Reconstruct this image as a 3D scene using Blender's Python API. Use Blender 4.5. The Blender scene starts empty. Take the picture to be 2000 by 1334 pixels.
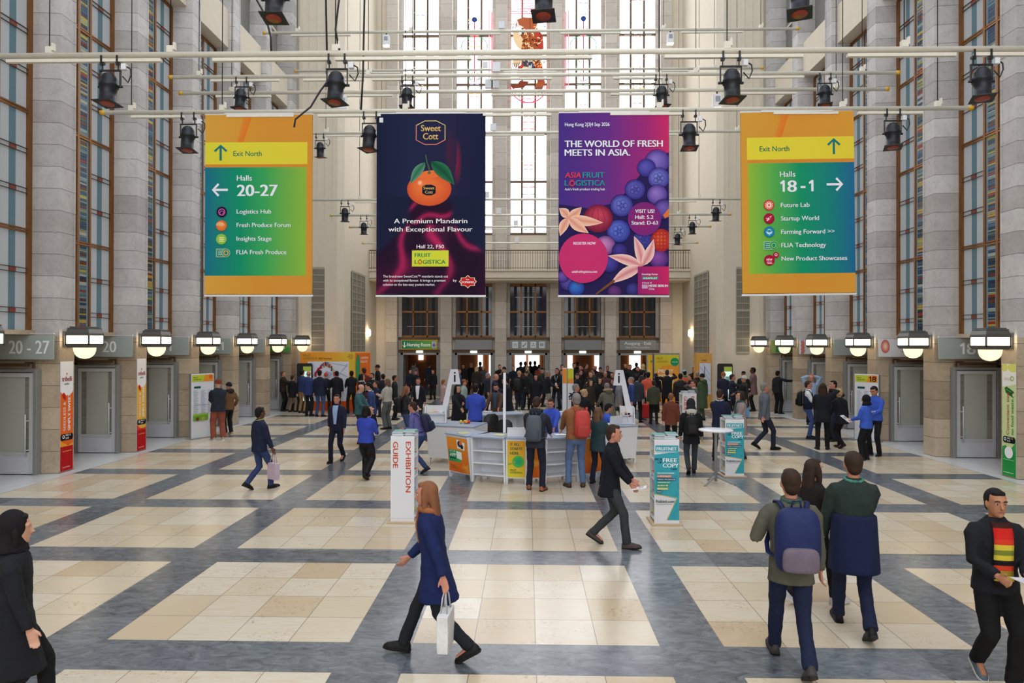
import bpy, bmesh, math, random
from mathutils import Vector, Matrix
R = math.radians
SC = bpy.context.scene
COL = SC.collection
rnd = random.Random(7)

# ------------------------------------------------------------------ camera, sky, exposure
cd = bpy.data.cameras.new('camera'); cam = bpy.data.objects.new('camera', cd); COL.objects.link(cam)
cd.sensor_width = 36.0; cd.lens = 24.06; cd.clip_end = 300
cam.matrix_world = (Matrix.Translation((-0.09, 0, 2.91)) @ Matrix.Rotation(0.021826, 4, 'Z')
                    @ Matrix.Rotation(math.pi/2 + 0.004036, 4, 'X') @ Matrix.Rotation(0.002081, 4, 'Z'))
SC.camera = cam
w = bpy.data.worlds.new('overcast_sky'); SC.world = w; w.use_nodes = True
w.node_tree.nodes['Background'].inputs[0].default_value = (0.86, 0.93, 1.0, 1)
w.node_tree.nodes['Background'].inputs[1].default_value = 1.0
SC.view_settings.view_transform = 'Standard'; SC.view_settings.look = 'None'
SC.view_settings.gamma = 1.0; SC.view_settings.use_curve_mapping = False
SC.view_settings.exposure = 0.93

# ------------------------------------------------------------------ object helpers
def tag(o, label=None, cat=None, group=None, kind=None):
    if label: o['label'] = label
    if cat: o['category'] = cat
    if group: o['group'] = group
    if kind: o['kind'] = kind
    return o
def empty(name, loc=(0,0,0), rz=0, parent=None):
    o = bpy.data.objects.new(name, None); o.empty_display_size = .1
    o.location = loc; o.rotation_euler = (0,0,rz); COL.objects.link(o)
    if parent: o.parent = parent
    return o
def copy_tree(o, parent=None):
    c = o.copy(); COL.objects.link(c)
    if parent: c.parent = parent
    for ch in list(o.children): copy_tree(ch, c)
    return c
def lin(c):
    return tuple(((x/255)/12.92 if x/255 <= .04045 else ((x/255+.055)/1.055)**2.4) for x in c[:3])

class MB:
    """collects shapes into one mesh"""
    def __init__(s): s.v=[]; s.f=[]; s.m=[]; s.c=[]; s.sm=[]
    def add(s, vs, fs, mi=0, col=None, smooth=False):
        b=len(s.v); s.v += [tuple(p) for p in vs]
        for f in fs:
            s.f.append(tuple(b+i for i in f)); s.m.append(mi); s.sm.append(smooth); s.c.append(col)
        return s
    def box(s, x0,x1,y0,y1,z0,z1, mi=0, rot=None, col=None):
        vs=[(x,y,z) for z in (z0,z1) for x,y in ((x0,y0),(x1,y0),(x1,y1),(x0,y1))]
        if rot: vs=[rot @ Vector(v) for v in vs]
        return s.add(vs,[(0,3,2,1),(4,5,6,7),(0,1,5,4),(1,2,6,5),(2,3,7,6),(3,0,4,7)],mi,col)
    def prism(s, poly, z0, z1, mi=0, tf=None, col=None):
        n=len(poly)
        vs=[(x,y,z0) for x,y in poly]+[(x,y,z1) for x,y in poly]
        if tf: vs=[tf @ Vector(v) for v in vs]
        return s.add(vs,[tuple(range(n-1,-1,-1)),tuple(range(n,2*n))]+[(i,(i+1)%n,n+(i+1)%n,n+i) for i in range(n)],mi,col)
    def loft(s, rings, mi=0, cap=True, smooth=True, col=None):
        n=len(rings[0]); vs=[p for r in rings for p in r]
        fs=[(k*n+i,k*n+(i+1)%n,(k+1)*n+(i+1)%n,(k+1)*n+i) for k in range(len(rings)-1) for i in range(n)]
        if cap: fs += [tuple(range(n-1,-1,-1)), tuple(range((len(rings)-1)*n,len(rings)*n))]
        return s.add(vs,fs,mi,col,smooth)
    def tube(s, pts, rad, n=8, mi=0, flat=(1,1), up=None, smooth=True):
        """pts list of vectors, rad list or number"""
        pts=[Vector(p) for p in pts]
        if not hasattr(rad,'__len__'): rad=[rad]*len(pts)
        rings=[]
        ref=up
        for i,p in enumerate(pts):
            d=(pts[min(i+1,len(pts)-1)]-pts[max(i-1,0)]).normalized()
            if ref is None:
                ref=Vector((1,0,0)) if abs(d.x)<.8 else Vector((0,1,0))
            a=(ref-d*ref.dot(d))
            a=a.normalized() if a.length>1e-5 else d.orthogonal().normalized()
            b=d.cross(a)
            rings.append([p+a*math.cos(t)*rad[i]*flat[0]+b*math.sin(t)*rad[i]*flat[1] for t in [2*math.pi*k/n for k in range(n)]])
        return s.loft(rings,mi,smooth=smooth)
    def cyl(s, p0, p1, r0, r1=None, n=16, mi=0, smooth=True):
        return s.tube([p0,p1],[r0,r0 if r1 is None else r1],n,mi,smooth=smooth)
    def lathe(s, prof, n=20, c=(0,0,0), mi=0, smooth=True):
        return s.loft([[(c[0]+r*math.cos(2*math.pi*k/n),c[1]+r*math.sin(2*math.pi*k/n),c[2]+z) for k in range(n)] for r,z in prof],mi,smooth=smooth)
    def ell(s, c, r, nu=12, nv=8, mi=0, rot=None):
        rings=[]
        for j in range(nv+1):
            t=-math.pi/2+math.pi*(j if 0<j<nv else (.12 if j==0 else nv-.12))/nv
            ring=[]
            for k in range(nu):
                a=2*math.pi*k/nu
                p=Vector((r[0]*math.cos(t)*math.cos(a),r[1]*math.cos(t)*math.sin(a),r[2]*math.sin(t)))
                if rot: p=rot @ p
                ring.append(p+Vector(c))
            rings.append(ring)
        return s.loft(rings,mi)
    def build(s, name, mats, parent=None, bev=0, tri=False, link=True):
        me=bpy.data.meshes.new(name); me.from_pydata(s.v,[],s.f)
        mats=mats if isinstance(mats,(list,tuple)) else [mats]
        for m in mats: me.materials.append(m)
        me.polygons.foreach_set('material_index', s.m)
        me.polygons.foreach_set('use_smooth', s.sm)
        if any(c is not None for c in s.c):
            at=me.color_attributes.new('Col','FLOAT_COLOR','CORNER')
            buf=[]
            for f,c in zip(s.f,s.c):
                if c is None: c=(1,1,1)
                if hasattr(c[0],'__len__'):
                    for q in (list(c)+[c[-1]]*len(f))[:len(f)]: buf += [q[0],q[1],q[2],1]
                else: buf += [c[0],c[1],c[2],1]*len(f)
            at.data.foreach_set('color', buf)
        me.update()
        o=bpy.data.objects.new(name, me)
        if link: COL.objects.link(o)
        if parent: o.parent=parent
        if bev:
            b=o.modifiers.new('bevel','BEVEL'); b.width=bev; b.segments=2; b.limit_method='ANGLE'; b.angle_limit=R(40)
        return o
def struct(name, mb, mats, parent=None, **k):
    o=mb.build(name, mats, parent, **k); o['kind']='structure'; return o

# ------------------------------------------------------------------ materials
class NT:
    def __init__(s, name):
        s.mat=bpy.data.materials.new(name); s.mat.use_nodes=True; s.t=s.mat.node_tree; s.b=s.t.nodes['Principled BSDF']
        s.out=s.t.nodes['Material Output']
    def n(s, typ, **k):
        nd=s.t.nodes.new(typ)
        for a,b in k.items(): setattr(nd,a,b)
        return nd
    def set(s, sock, v):
        if hasattr(v,'is_output') or hasattr(v,'links'): s.t.links.new(v, sock)
        elif v is not None: sock.default_value=v
    def m(s, op, a, b=None, c=None, clamp=False):
        nd=s.n('ShaderNodeMath', operation=op, use_clamp=clamp); s.set(nd.inputs[0],a); s.set(nd.inputs[1],b); s.set(nd.inputs[2],c); return nd.outputs[0]
    def mix(s, f, a, b, blend='MIX'):
        nd=s.n('ShaderNodeMix', data_type='RGBA', blend_type=blend); s.set(nd.inputs[0],f)
        s.set(nd.inputs[6], (*a,1) if isinstance(a,tuple) else a); s.set(nd.inputs[7], (*b,1) if isinstance(b,tuple) else b); return nd.outputs[2]
    def pos(s):
        g=s.n('ShaderNodeNewGeometry').outputs['Position']; x=s.n('ShaderNodeSeparateXYZ'); s.t.links.new(g,x.inputs[0]); return g,x.outputs[0],x.outputs[1],x.outputs[2]
    def noise(s, vec, scale, detail=4, rough=.55, dist=0):
        nd=s.n('ShaderNodeTexNoise'); s.set(nd.inputs['Vector'],vec); nd.inputs['Scale'].default_value=scale; nd.inputs['Detail'].default_value=detail; nd.inputs['Roughness'].default_value=rough; nd.inputs['Distortion'].default_value=dist; return nd.outputs[0]
    def white(s, vec):
        nd=s.n('ShaderNodeTexWhiteNoise', noise_dimensions='3D'); s.set(nd.inputs['Vector'],vec); return nd.outputs[0]
    def comb(s, x,y,z):
        nd=s.n('ShaderNodeCombineXYZ'); s.set(nd.inputs[0],x); s.set(nd.inputs[1],y); s.set(nd.inputs[2],z); return nd.outputs[0]
    def ramp(s, f, stops):
        nd=s.n('ShaderNodeValToRGB'); s.set(nd.inputs[0],f); e=nd.color_ramp.elements
        while len(e)<len(stops): e.new(.5)
        for q,(p,c) in zip(e,stops): q.position=p; q.color=(*c,1)
        return nd.outputs[0]
    def fin(s, col, rough=.5, metal=0, spec=.5, bump=None, bs=.1, bd=.01):
        if isinstance(col,tuple): col=(*col[:3],1)
        s.set(s.b.inputs['Base Color'],col); s.set(s.b.inputs['Roughness'],rough); s.b.inputs['Metallic'].default_value=metal
        s.b.inputs['Specular IOR Level'].default_value=spec
        if bump is not None:
            nd=s.n('ShaderNodeBump'); nd.inputs['Strength'].default_value=bs; nd.inputs['Distance'].default_value=bd; s.set(nd.inputs['Height'],bump); s.t.links.new(nd.outputs[0], s.b.inputs['Normal'])
        return s.mat
_mc={}
def plain(name, c, rough=.5, metal=0, var=.12, scale=6, spec=.5, bump=0):
    """slightly mottled procedural surface; c is sRGB 0-255"""
    if name in _mc: return _mc[name]
    t=NT(name); c=lin(c)
    tc=t.n('ShaderNodeTexCoord').outputs['Object']
    f=t.noise(tc,scale,3)
    col=t.mix(f, tuple(x*(1-var) for x in c), tuple(min(1,x*(1+var)) for x in c))
    m=t.fin(col, rough, metal, spec, f if bump else None, bump, .01)
    _mc[name]=m; return m
def emit(name, c, strength):
    t=NT(name); c=lin(c)
    t.fin(tuple(x*.6 for x in c), .3); t.b.inputs['Emission Color'].default_value=(*c,1); t.b.inputs['Emission Strength'].default_value=strength
    return t.mat
def stone(name, c1, c2, cj, course=.49, z0=0.0, speck=.35, bump=.25, joint=.012, vert=0):
    t=NT(name); g,x,y,z=t.pos()
    zz=t.m('DIVIDE', t.m('SUBTRACT',z,z0), course)
    row=t.m('FLOOR',zz); fr=t.m('FRACT',zz)
    rn=t.n('ShaderNodeObjectInfo').outputs['Random']
    tone=t.white(t.comb(row, t.m('MULTIPLY',rn,37.0), 1.0))
    big=t.noise(g,1.7,5,.6,.4); fine=t.noise(g,28,5,.7); spk=t.noise(g,60,2,.5)
    f=t.m('ADD',t.m('MULTIPLY',tone,.55),t.m('MULTIPLY',big,.55))
    f=t.m('ADD',f,t.m('MULTIPLY',t.m('SUBTRACT',fine,.5),speck))
    col=t.mix(t.m('SUBTRACT',f,.05,clamp=True), lin(c1), lin(c2))
    pits=t.m('MULTIPLY',t.m('SUBTRACT',spk,.56,clamp=True),6.0,clamp=True)
    patch=t.m('MULTIPLY',t.m('SUBTRACT',t.noise(g,5,4,.65,.8),.47,clamp=True),4.0,clamp=True)
    pits=t.m('MULTIPLY',pits,t.m('ADD',.25,t.m('MULTIPLY',patch,.75)))
    col=t.mix(t.m('MULTIPLY',patch,.22), col, tuple(q*.62 for q in lin(c1)))
    col=t.mix(t.m('MULTIPLY',pits,.6), col, tuple(q*.45 for q in lin(c1)))
    jn=t.m('LESS_THAN',fr,joint/course)
    if vert:
        vy=t.m('FRACT',t.m('DIVIDE',x,vert)); jn=t.m('MAXIMUM',jn,t.m('LESS_THAN',vy,joint/vert))
    col=t.mix(t.m('MULTIPLY',jn,.8), col, lin(cj))
    return t.fin(col,.72,0,.3,t.m('SUBTRACT',fine,t.m('MULTIPLY',jn,2.0)),bump,.008)
M={}
M['stone']=stone('shell_limestone',(158,152,149),(218,214,212),(84,78,76),speck=.6)
M['stone_low']=stone('warm_brown_stone',(150,132,112),(212,194,170),(80,66,54),speck=.55)  # browner tone than the upper pier stone
M['stone_far']=stone('grey_limestone',(172,162,152),(214,205,194),(84,78,74),course=.75,speck=.5)
M['stucco']=plain('cream_stucco',(216,205,187),.85,0,.06,3,.2,.15)
M['stucco_low']=M['stucco']
M['bronze']=plain('bronze_frame',(140,95,52),.42,.55,.15,8)
M['bronze_dark']=plain('dark_bronze_frame',(92,72,54),.45,.5,.15,8)
M['steel']=plain('brushed_steel',(204,206,210),.35,.12,.06,12)
M['kick']=plain('steel_kick_plate',(214,216,226),.4,.1,.05,5)
M['greymetal']=plain('grey_painted_metal',(140,142,142),.5,.1,.06,6)
M['lampmetal']=plain('lantern_metal',(104,104,100),.45,.5,.1,9)
def daylit(name,c,e):
    t=NT(name); l=lin(c); t.fin(l,.6,0,.2); t.b.inputs['Emission Color'].default_value=(*l,1); t.b.inputs['Emission Strength'].default_value=e; return t.mat
M['frost']=daylit('frosted_pane',(150,153,156),.20)
M['frost_dark']=daylit('teal_pane',(84,108,116),.16)
M['blind']=plain('door_blind',(232,232,228),.7,0,.05,2)
M['dark']=plain('black_void',(18,18,20),.6,0,.1,5)
M['black']=plain('black_plastic',(24,24,27),.5,0,.2,8)
M['white']=plain('white_laminate',(226,228,234),.4,0,.02,4)
M['whitemetal']=plain('white_metal',(222,224,226),.4,.1,.03,6)
M['pipe']=plain('cream_pipe_paint',(226,222,208),.45,.1,.08,10)
M['yellowcap']=plain('yellow_cap',(216,170,40),.5,0,.05,8)
M['concrete']=plain('grey_render',(128,126,120),.9,0,.08,3,.2,.1)
M['oak']=plain('wood_base',(196,172,140),.55,0,.12,14)
M['gold_paint']=plain('ochre_wall',(196,128,50),.7,0,.08,3)
M['wood_orange']=plain('orange_wood_wall',(150,84,34),.5,0,.15,4)
M['lamp']=emit('lantern_glass',(255,238,204),3.6)
M['globe']=emit('lantern_globe',(255,234,196),.60)
M['sconce']=emit('sconce_glass',(255,226,176),26)
M['sky']=emit('backlit_glass',(250,252,255),2.6)
M['exitlight']=emit('emergency_light',(235,255,240),2.2)
M['screen']=emit('screen_glow',(215,245,235),.4)
M['south_fill']=emit('added_south_glow',(246,250,255),1.5)  # glow for the added windows behind the camera, fills surfaces facing it
M['sky_door']=emit('vestibule_glass',(250,252,255),1.3)
def vcol(name, rough=.55, em=0, spec=.15):
    t=NT(name); a=t.n('ShaderNodeVertexColor', layer_name='Col').outputs[0]
    t.fin(a, rough, 0, spec)
    if em: t.t.links.new(a, t.b.inputs['Emission Color']); t.b.inputs['Emission Strength'].default_value=em
    return t.mat
M['print']=vcol('printed_ink',.8)
M['stained']=vcol('stained_glass',.25)
M['stained_lit']=vcol('backlit_stained_glass',.4,.30)
def glassy(name, tint, alpha):
    t=NT(name); tr=t.n('ShaderNodeBsdfTransparent'); tr.inputs[0].default_value=(*lin(tint),1)
    t.fin(lin(tint),.08,0,.6)
    mx=t.n('ShaderNodeMixShader'); mx.inputs[0].default_value=alpha
    t.t.links.new(tr.outputs[0],mx.inputs[1]); t.t.links.new(t.b.outputs[0],mx.inputs[2]); t.t.links.new(mx.outputs[0],t.out.inputs[0])
    return t.mat
M['glass']=glassy('door_glass',(240,241,239),.10)
M['signglass']=glassy('sign_glass',(186,196,193),.75)
M['darkglass']=plain('dark_glass',(44,48,58),.08,0,.15,2,.6)

def floor_mat():
    t=NT('marble_floor'); g,x,y,z=t.pos()
    P=3.013
    fx=t.m('MULTIPLY',t.m('FRACT',t.m('DIVIDE',t.m('ADD',x,1.2+10*P),P)),P); cx=t.m('FLOOR',t.m('DIVIDE',t.m('ADD',x,1.2+10*P),P))
    fy=t.m('MULTIPLY',t.m('FRACT',t.m('DIVIDE',t.m('ADD',y,-3.636+10*P),P)),P); cy=t.m('FLOOR',t.m('DIVIDE',t.m('ADD',y,-3.636+10*P),P))
    inb=t.m('MULTIPLY',t.m('LESS_THAN',fx,2.4),t.m('LESS_THAN',fy,2.4))
    tx=t.m('DIVIDE',fx,.6); ty=t.m('DIVIDE',fy,.6)
    def joint(v): 
        d=t.m('ABSOLUTE',t.m('SUBTRACT',t.m('FRACT',v),.5)); return t.m('GREATER_THAN',d,.4935)
    jn=t.m('MAXIMUM',joint(tx),joint(ty))
    tid=t.comb(t.m('ADD',t.m('FLOOR',tx),t.m('MULTIPLY',cx,9.0)), t.m('ADD',t.m('FLOOR',ty),t.m('MULTIPLY',cy,7.0)),0.0)
    tone=t.white(tid); tone2=t.white(t.comb(tone,3.0,1.0))
    big=t.noise(g,1.1,4,.6,.6); st=t.n('ShaderNodeMapping'); st.inputs['Scale'].default_value=(1,5,1); t.t.links.new(g,st.inputs[0])
    vein=t.noise(st.outputs[0],3.0,6,.7,1.0); fine=t.noise(g,45,4,.7); pit=t.noise(g,24,5,.75,.7); ptc=t.m('MULTIPLY',t.m('SUBTRACT',t.noise(g,2.6,3,.6,.3),.44,clamp=True),5.0,clamp=True)
    cream=t.ramp(tone,[(.0,lin((196,174,144))),(.25,lin((206,190,164))),(.6,lin((212,199,178))),(1.0,lin((219,211,196)))])
    cream=t.mix(t.m('MULTIPLY',t.m('SUBTRACT',vein,.42,clamp=True),2.2,clamp=True), cream, lin((204,182,148)))
    cream=t.mix(t.m('MULTIPLY',t.m('SUBTRACT',big,.5,clamp=True),1.2,clamp=True), cream, lin((218,208,190)))
    rusty=t.m('MULTIPLY',t.m('MULTIPLY',ptc,t.m('MULTIPLY',t.m('SUBTRACT',pit,.53,clamp=True),8.0,clamp=True)),t.m('MULTIPLY',t.m('GREATER_THAN',tone2,.4),.75))
    cream=t.mix(rusty, cream, lin((150,112,72)))
    cream=t.mix(t.m('MULTIPLY',jn,.75), cream, lin((92,84,76)))
    gv=t.n('ShaderNodeMapping'); gv.inputs['Scale'].default_value=(2,4,1); gv.inputs['Rotation'].default_value=(0,0,.5); t.t.links.new(g,gv.inputs[0])
    gn=t.noise(gv.outputs[0],2.2,10,.74,1.1)
    gtone=t.white(t.comb(t.m('FLOOR',t.m('DIVIDE',x,1.2)),t.m('FLOOR',t.m('DIVIDE',y,1.2)),5.0))
    grey=t.ramp(t.m('ADD',t.m('MULTIPLY',gn,.85),t.m('MULTIPLY',gtone,.14)), [(.32,lin((60,64,70))),(.46,lin((96,102,110))),(.60,lin((120,126,133))),(.80,lin((160,163,166)))])
    col=t.mix(inb, grey, cream)
    edge=t.m('GREATER_THAN',t.m('ABSOLUTE',x),10.25)
    wj=t.m('MAXIMUM',joint(t.m('DIVIDE',x,.5)),joint(t.m('DIVIDE',y,.75)))
    wh=t.mix(big, lin((190,192,194)), lin((222,222,222))); wh=t.mix(t.m('MULTIPLY',wj,.4),wh,lin((120,120,120)))
    col=t.mix(edge, col, wh)
    rough=t.m('ADD',.15,t.m('MULTIPLY',fine,.16))
    return t.fin(col, rough,0,.5, t.m('SUBTRACT',t.m('MULTIPLY',fine,.15),jn),.05,.003)
M['floor']=floor_mat()
_cloth={}
def cloth(c, rough=.85):
    k=tuple(c)
    if k not in _cloth:
        t=NT('cloth_%02x%02x%02x'%k); tc=t.n('ShaderNodeTexCoord').outputs['Object']; l=lin(c); g_=.3*l[0]+.5*l[1]+.2*l[2]; l=tuple(q*.82+g_*.18 for q in l)
        f=t.noise(tc,9,4,.6); wv=t.noise(tc,220,1,.5)
        col=t.mix(f, tuple(q*.75 for q in l), tuple(min(1,q*1.2) for q in l))
        _cloth[k]=t.fin(col,rough,0,.25,t.m('ADD',f,t.m('MULTIPLY',wv,.2)),.5,.02)
    return _cloth[k]

# ------------------------------------------------------------------ lettering and flat printed art
_tc={}
def glyphs(s, bold=0):
    k=(s,bold)
    if k not in _tc:
        c=bpy.data.curves.new('t','FONT'); c.body=s; c.size=1; c.offset=bold; c.resolution_u=4
        o=bpy.data.objects.new('t',c); me=o.to_mesh()
        vs=[tuple(v.co) for v in me.vertices]; fs=[tuple(p.vertices) for p in me.polygons]
        o.to_mesh_clear(); bpy.data.objects.remove(o); bpy.data.curves.remove(c)
        _tc[k]=(vs,fs)
    return _tc[k]
class Art:
    """flat print on a plane: art units (u right, v down) mapped by origin and axes"""
    def __init__(s, o, du, dv, nrm, lift=.004):
        s.clip=None; s.o=Vector(o); s.du=Vector(du); s.dv=Vector(dv); s.nr=Vector(nrm); s.l=lift; s.k=0; s.mb=MB()
    def P(s,u,v):
        if s.clip: u=min(max(u,s.clip[0]),s.clip[2]); v=min(max(v,s.clip[1]),s.clip[3])
        return s.o+s.du*u+s.dv*v+s.nr*(s.l*(1+.12*s.k))
    def poly(s, pts, col, raw=False):
        s.k+=1; cs=[lin(c) for c in col] if hasattr(col[0],'__len__') else lin(col)
        s.mb.add([s.P(*p) for p in pts],[tuple(range(len(pts)))],0,cs); return s
    def rect(s,u0,v0,u1,v1,c, c2=None, horiz=True):
        if c2: c=[c,c2,c2,c] if horiz else [c,c,c2,c2]
        return s.poly([(u0,v0),(u1,v0),(u1,v1),(u0,v1)],c)
    def disk(s,u,v,ru,c,c2=None,rv=None,n=28,hl=(0,0),rot=0):
        """radial two-tone disc; c centre, c2 rim"""
        s.k+=1; rv=rv or ru; c2=c2 or c; ca,sa=math.cos(rot),math.sin(rot)
        def q(a,b): return s.P(u+ca*a-sa*b, v+sa*a+ca*b)
        pts=[q(ru*hl[0],rv*hl[1])]
        ring=lambda f:[q(ru*(f*math.cos(t)+(1-f)*hl[0]),rv*(f*math.sin(t)+(1-f)*hl[1])) for t in [2*math.pi*i/n for i in range(n)]]
        pts+=ring(.55)+ring(1.0); a=lin(c); b=lin(c2); m_=tuple(.55*x+.45*y for x,y in zip(a,b))
        fs=[(0,1+i,1+(i+1)%n) for i in range(n)]; s.mb.add(pts,fs,0,[a,m_,m_])
        base=len(s.mb.v)-len(pts)
        for i in range(n):
            s.mb.f.append((base+1+i,base+1+n+i,base+1+n+(i+1)%n,base+1+(i+1)%n)); s.mb.m.append(0); s.mb.sm.append(False); s.mb.c.append([m_,b,b,m_])
        return s
    def grid(s,u0,v0,u1,v1,nu,nv,fn):
        s.k+=1; vs=[s.P(u0+(u1-u0)*i/nu,v0+(v1-v0)*j/nv) for j in range(nv+1) for i in range(nu+1)]
        cs=[lin(fn(u0+(u1-u0)*i/nu,v0+(v1-v0)*j/nv)) for j in range(nv+1) for i in range(nu+1)]
        fs=[]; cl=[]
        for j in range(nv):
            for i in range(nu):
                q=(j*(nu+1)+i,(j+1)*(nu+1)+i,(j+1)*(nu+1)+i+1,j*(nu+1)+i+1); fs.append(q); cl.append([cs[k] for k in q])
        s.mb_add(vs,fs,cl); return s
    def line(s, pts, w_, c):
        s.k+=1; L=lin(c); out=[]
        for i,p in enumerate(pts):
            a=Vector(pts[max(i-1,0)]); b=Vector(pts[min(i+1,len(pts)-1)]); d=(b-a).normalized(); nn=Vector((-d.y,d.x))*w_/2
            out.append((Vector(p)+nn,Vector(p)-nn))
        vs=[s.P(*q) for pr in out for q in pr]
        s.mb.add(vs,[(2*i,2*i+1,2*i+3,2*i+2) for i in range(len(pts)-1)],0,L); return s
    def ring(s,u,v,r,w_,c,a0=0,a1=360,rv=None):
        rv=rv or r; n=28
        return s.line([(u+r*math.cos(R(a0+(a1-a0)*i/n)),v+rv*math.sin(R(a0+(a1-a0)*i/n))) for i in range(n+1)],w_,c)
    def leaf(s, u0,v0,u1,v1,wd,c,c2,bend=0):
        """pointed petal from (u0,v0) to tip (u1,v1)"""
        a=Vector((u0,v0)); b=Vector((u1,v1)); d=b-a; nn=Vector((-d.y,d.x)).normalized(); L=d.length
        mid=[];lf=[];rt=[]
        for i in range(9):
            t=i/8; p=a+d*t+nn*bend*math.sin(math.pi*t); wv=wd*math.sin(math.pi*t**.8)
            mid.append(p); lf.append(p+nn*wv); rt.append(p-nn*wv)
        s.k+=1; A=lin(c); B=lin(c2)
        vs=[s.P(*q) for q in mid+lf+rt]
        for i in range(8):
            s.mb_add(vs if i==0 else None,[(i,i+1,9+i+1,9+i),(i,18+i,18+i+1,i+1)],[[A,A,B,B],[A,B,B,A]])
        return s
    def mb_add(s, vs, fs, cols):
        if vs is not None: s._b=len(s.mb.v); s.mb.v += [tuple(p) for p in vs]
        for f,c in zip(fs,cols):
            s.mb.f.append(tuple(s._b+i for i in f)); s.mb.m.append(0); s.mb.sm.append(False); s.mb.c.append(c)
    def text(s, txt, u, v, h, w_=None, c=(255,255,255), bold=.012, align='l', rot=0, italic=0):
        """u,v = baseline start, h = cap height, w_ = total width (art units)"""
        off_=bold; vs,fs=glyphs(txt,0)
        if not vs: return s
        x0=min(p[0] for p in vs); x1=max(p[0] for p in vs)
        ks=h/.69; kx=(w_/(x1-x0)) if w_ else ks
        wid=(x1-x0)*kx; off={'l':0,'c':-wid/2,'r':-wid}[align]
        s.k+=1; ca,sa=math.cos(rot),math.sin(rot)
        pts=[]
        for p in vs:
            a=(p[0]-x0)*kx+off+italic*p[1]*ks; b=-p[1]*ks
            pts.append(s.P(u+ca*a-sa*b, v+sa*a+ca*b))
        for e in ((0,) if off_<.003 else (-1,0,1)): s.mb.add([p+s.du*(e*off_*ks*.9*ca)+s.dv*(e*off_*ks*.9*sa)+s.nr*(.0005*(e+1)) for p in pts],fs,0,lin(c))
        s.k+=.0006*2/(s.l*.12) if off_>=.003 else 0
        return s
    def one(s,u,v,h,c,up=-1):
        """a numeral 1 with a flag; u = left, v = baseline"""
        t=.2*h; y=lambda k: v+up*h*k
        p=[(u+.22*h,y(0)),(u+.22*h+t,y(0)),(u+.22*h+t,y(1)),(u+.26*h,y(1)),(u,y(.80)),(u+.06*h,y(.64)),(u+.22*h,y(.74))]
        return s.poly(p if up>0 else p[::-1],c)
    def build(s, name, parent=None, mat=None):
        return s.mb.build(name, mat or M['print'], parent)
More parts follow.
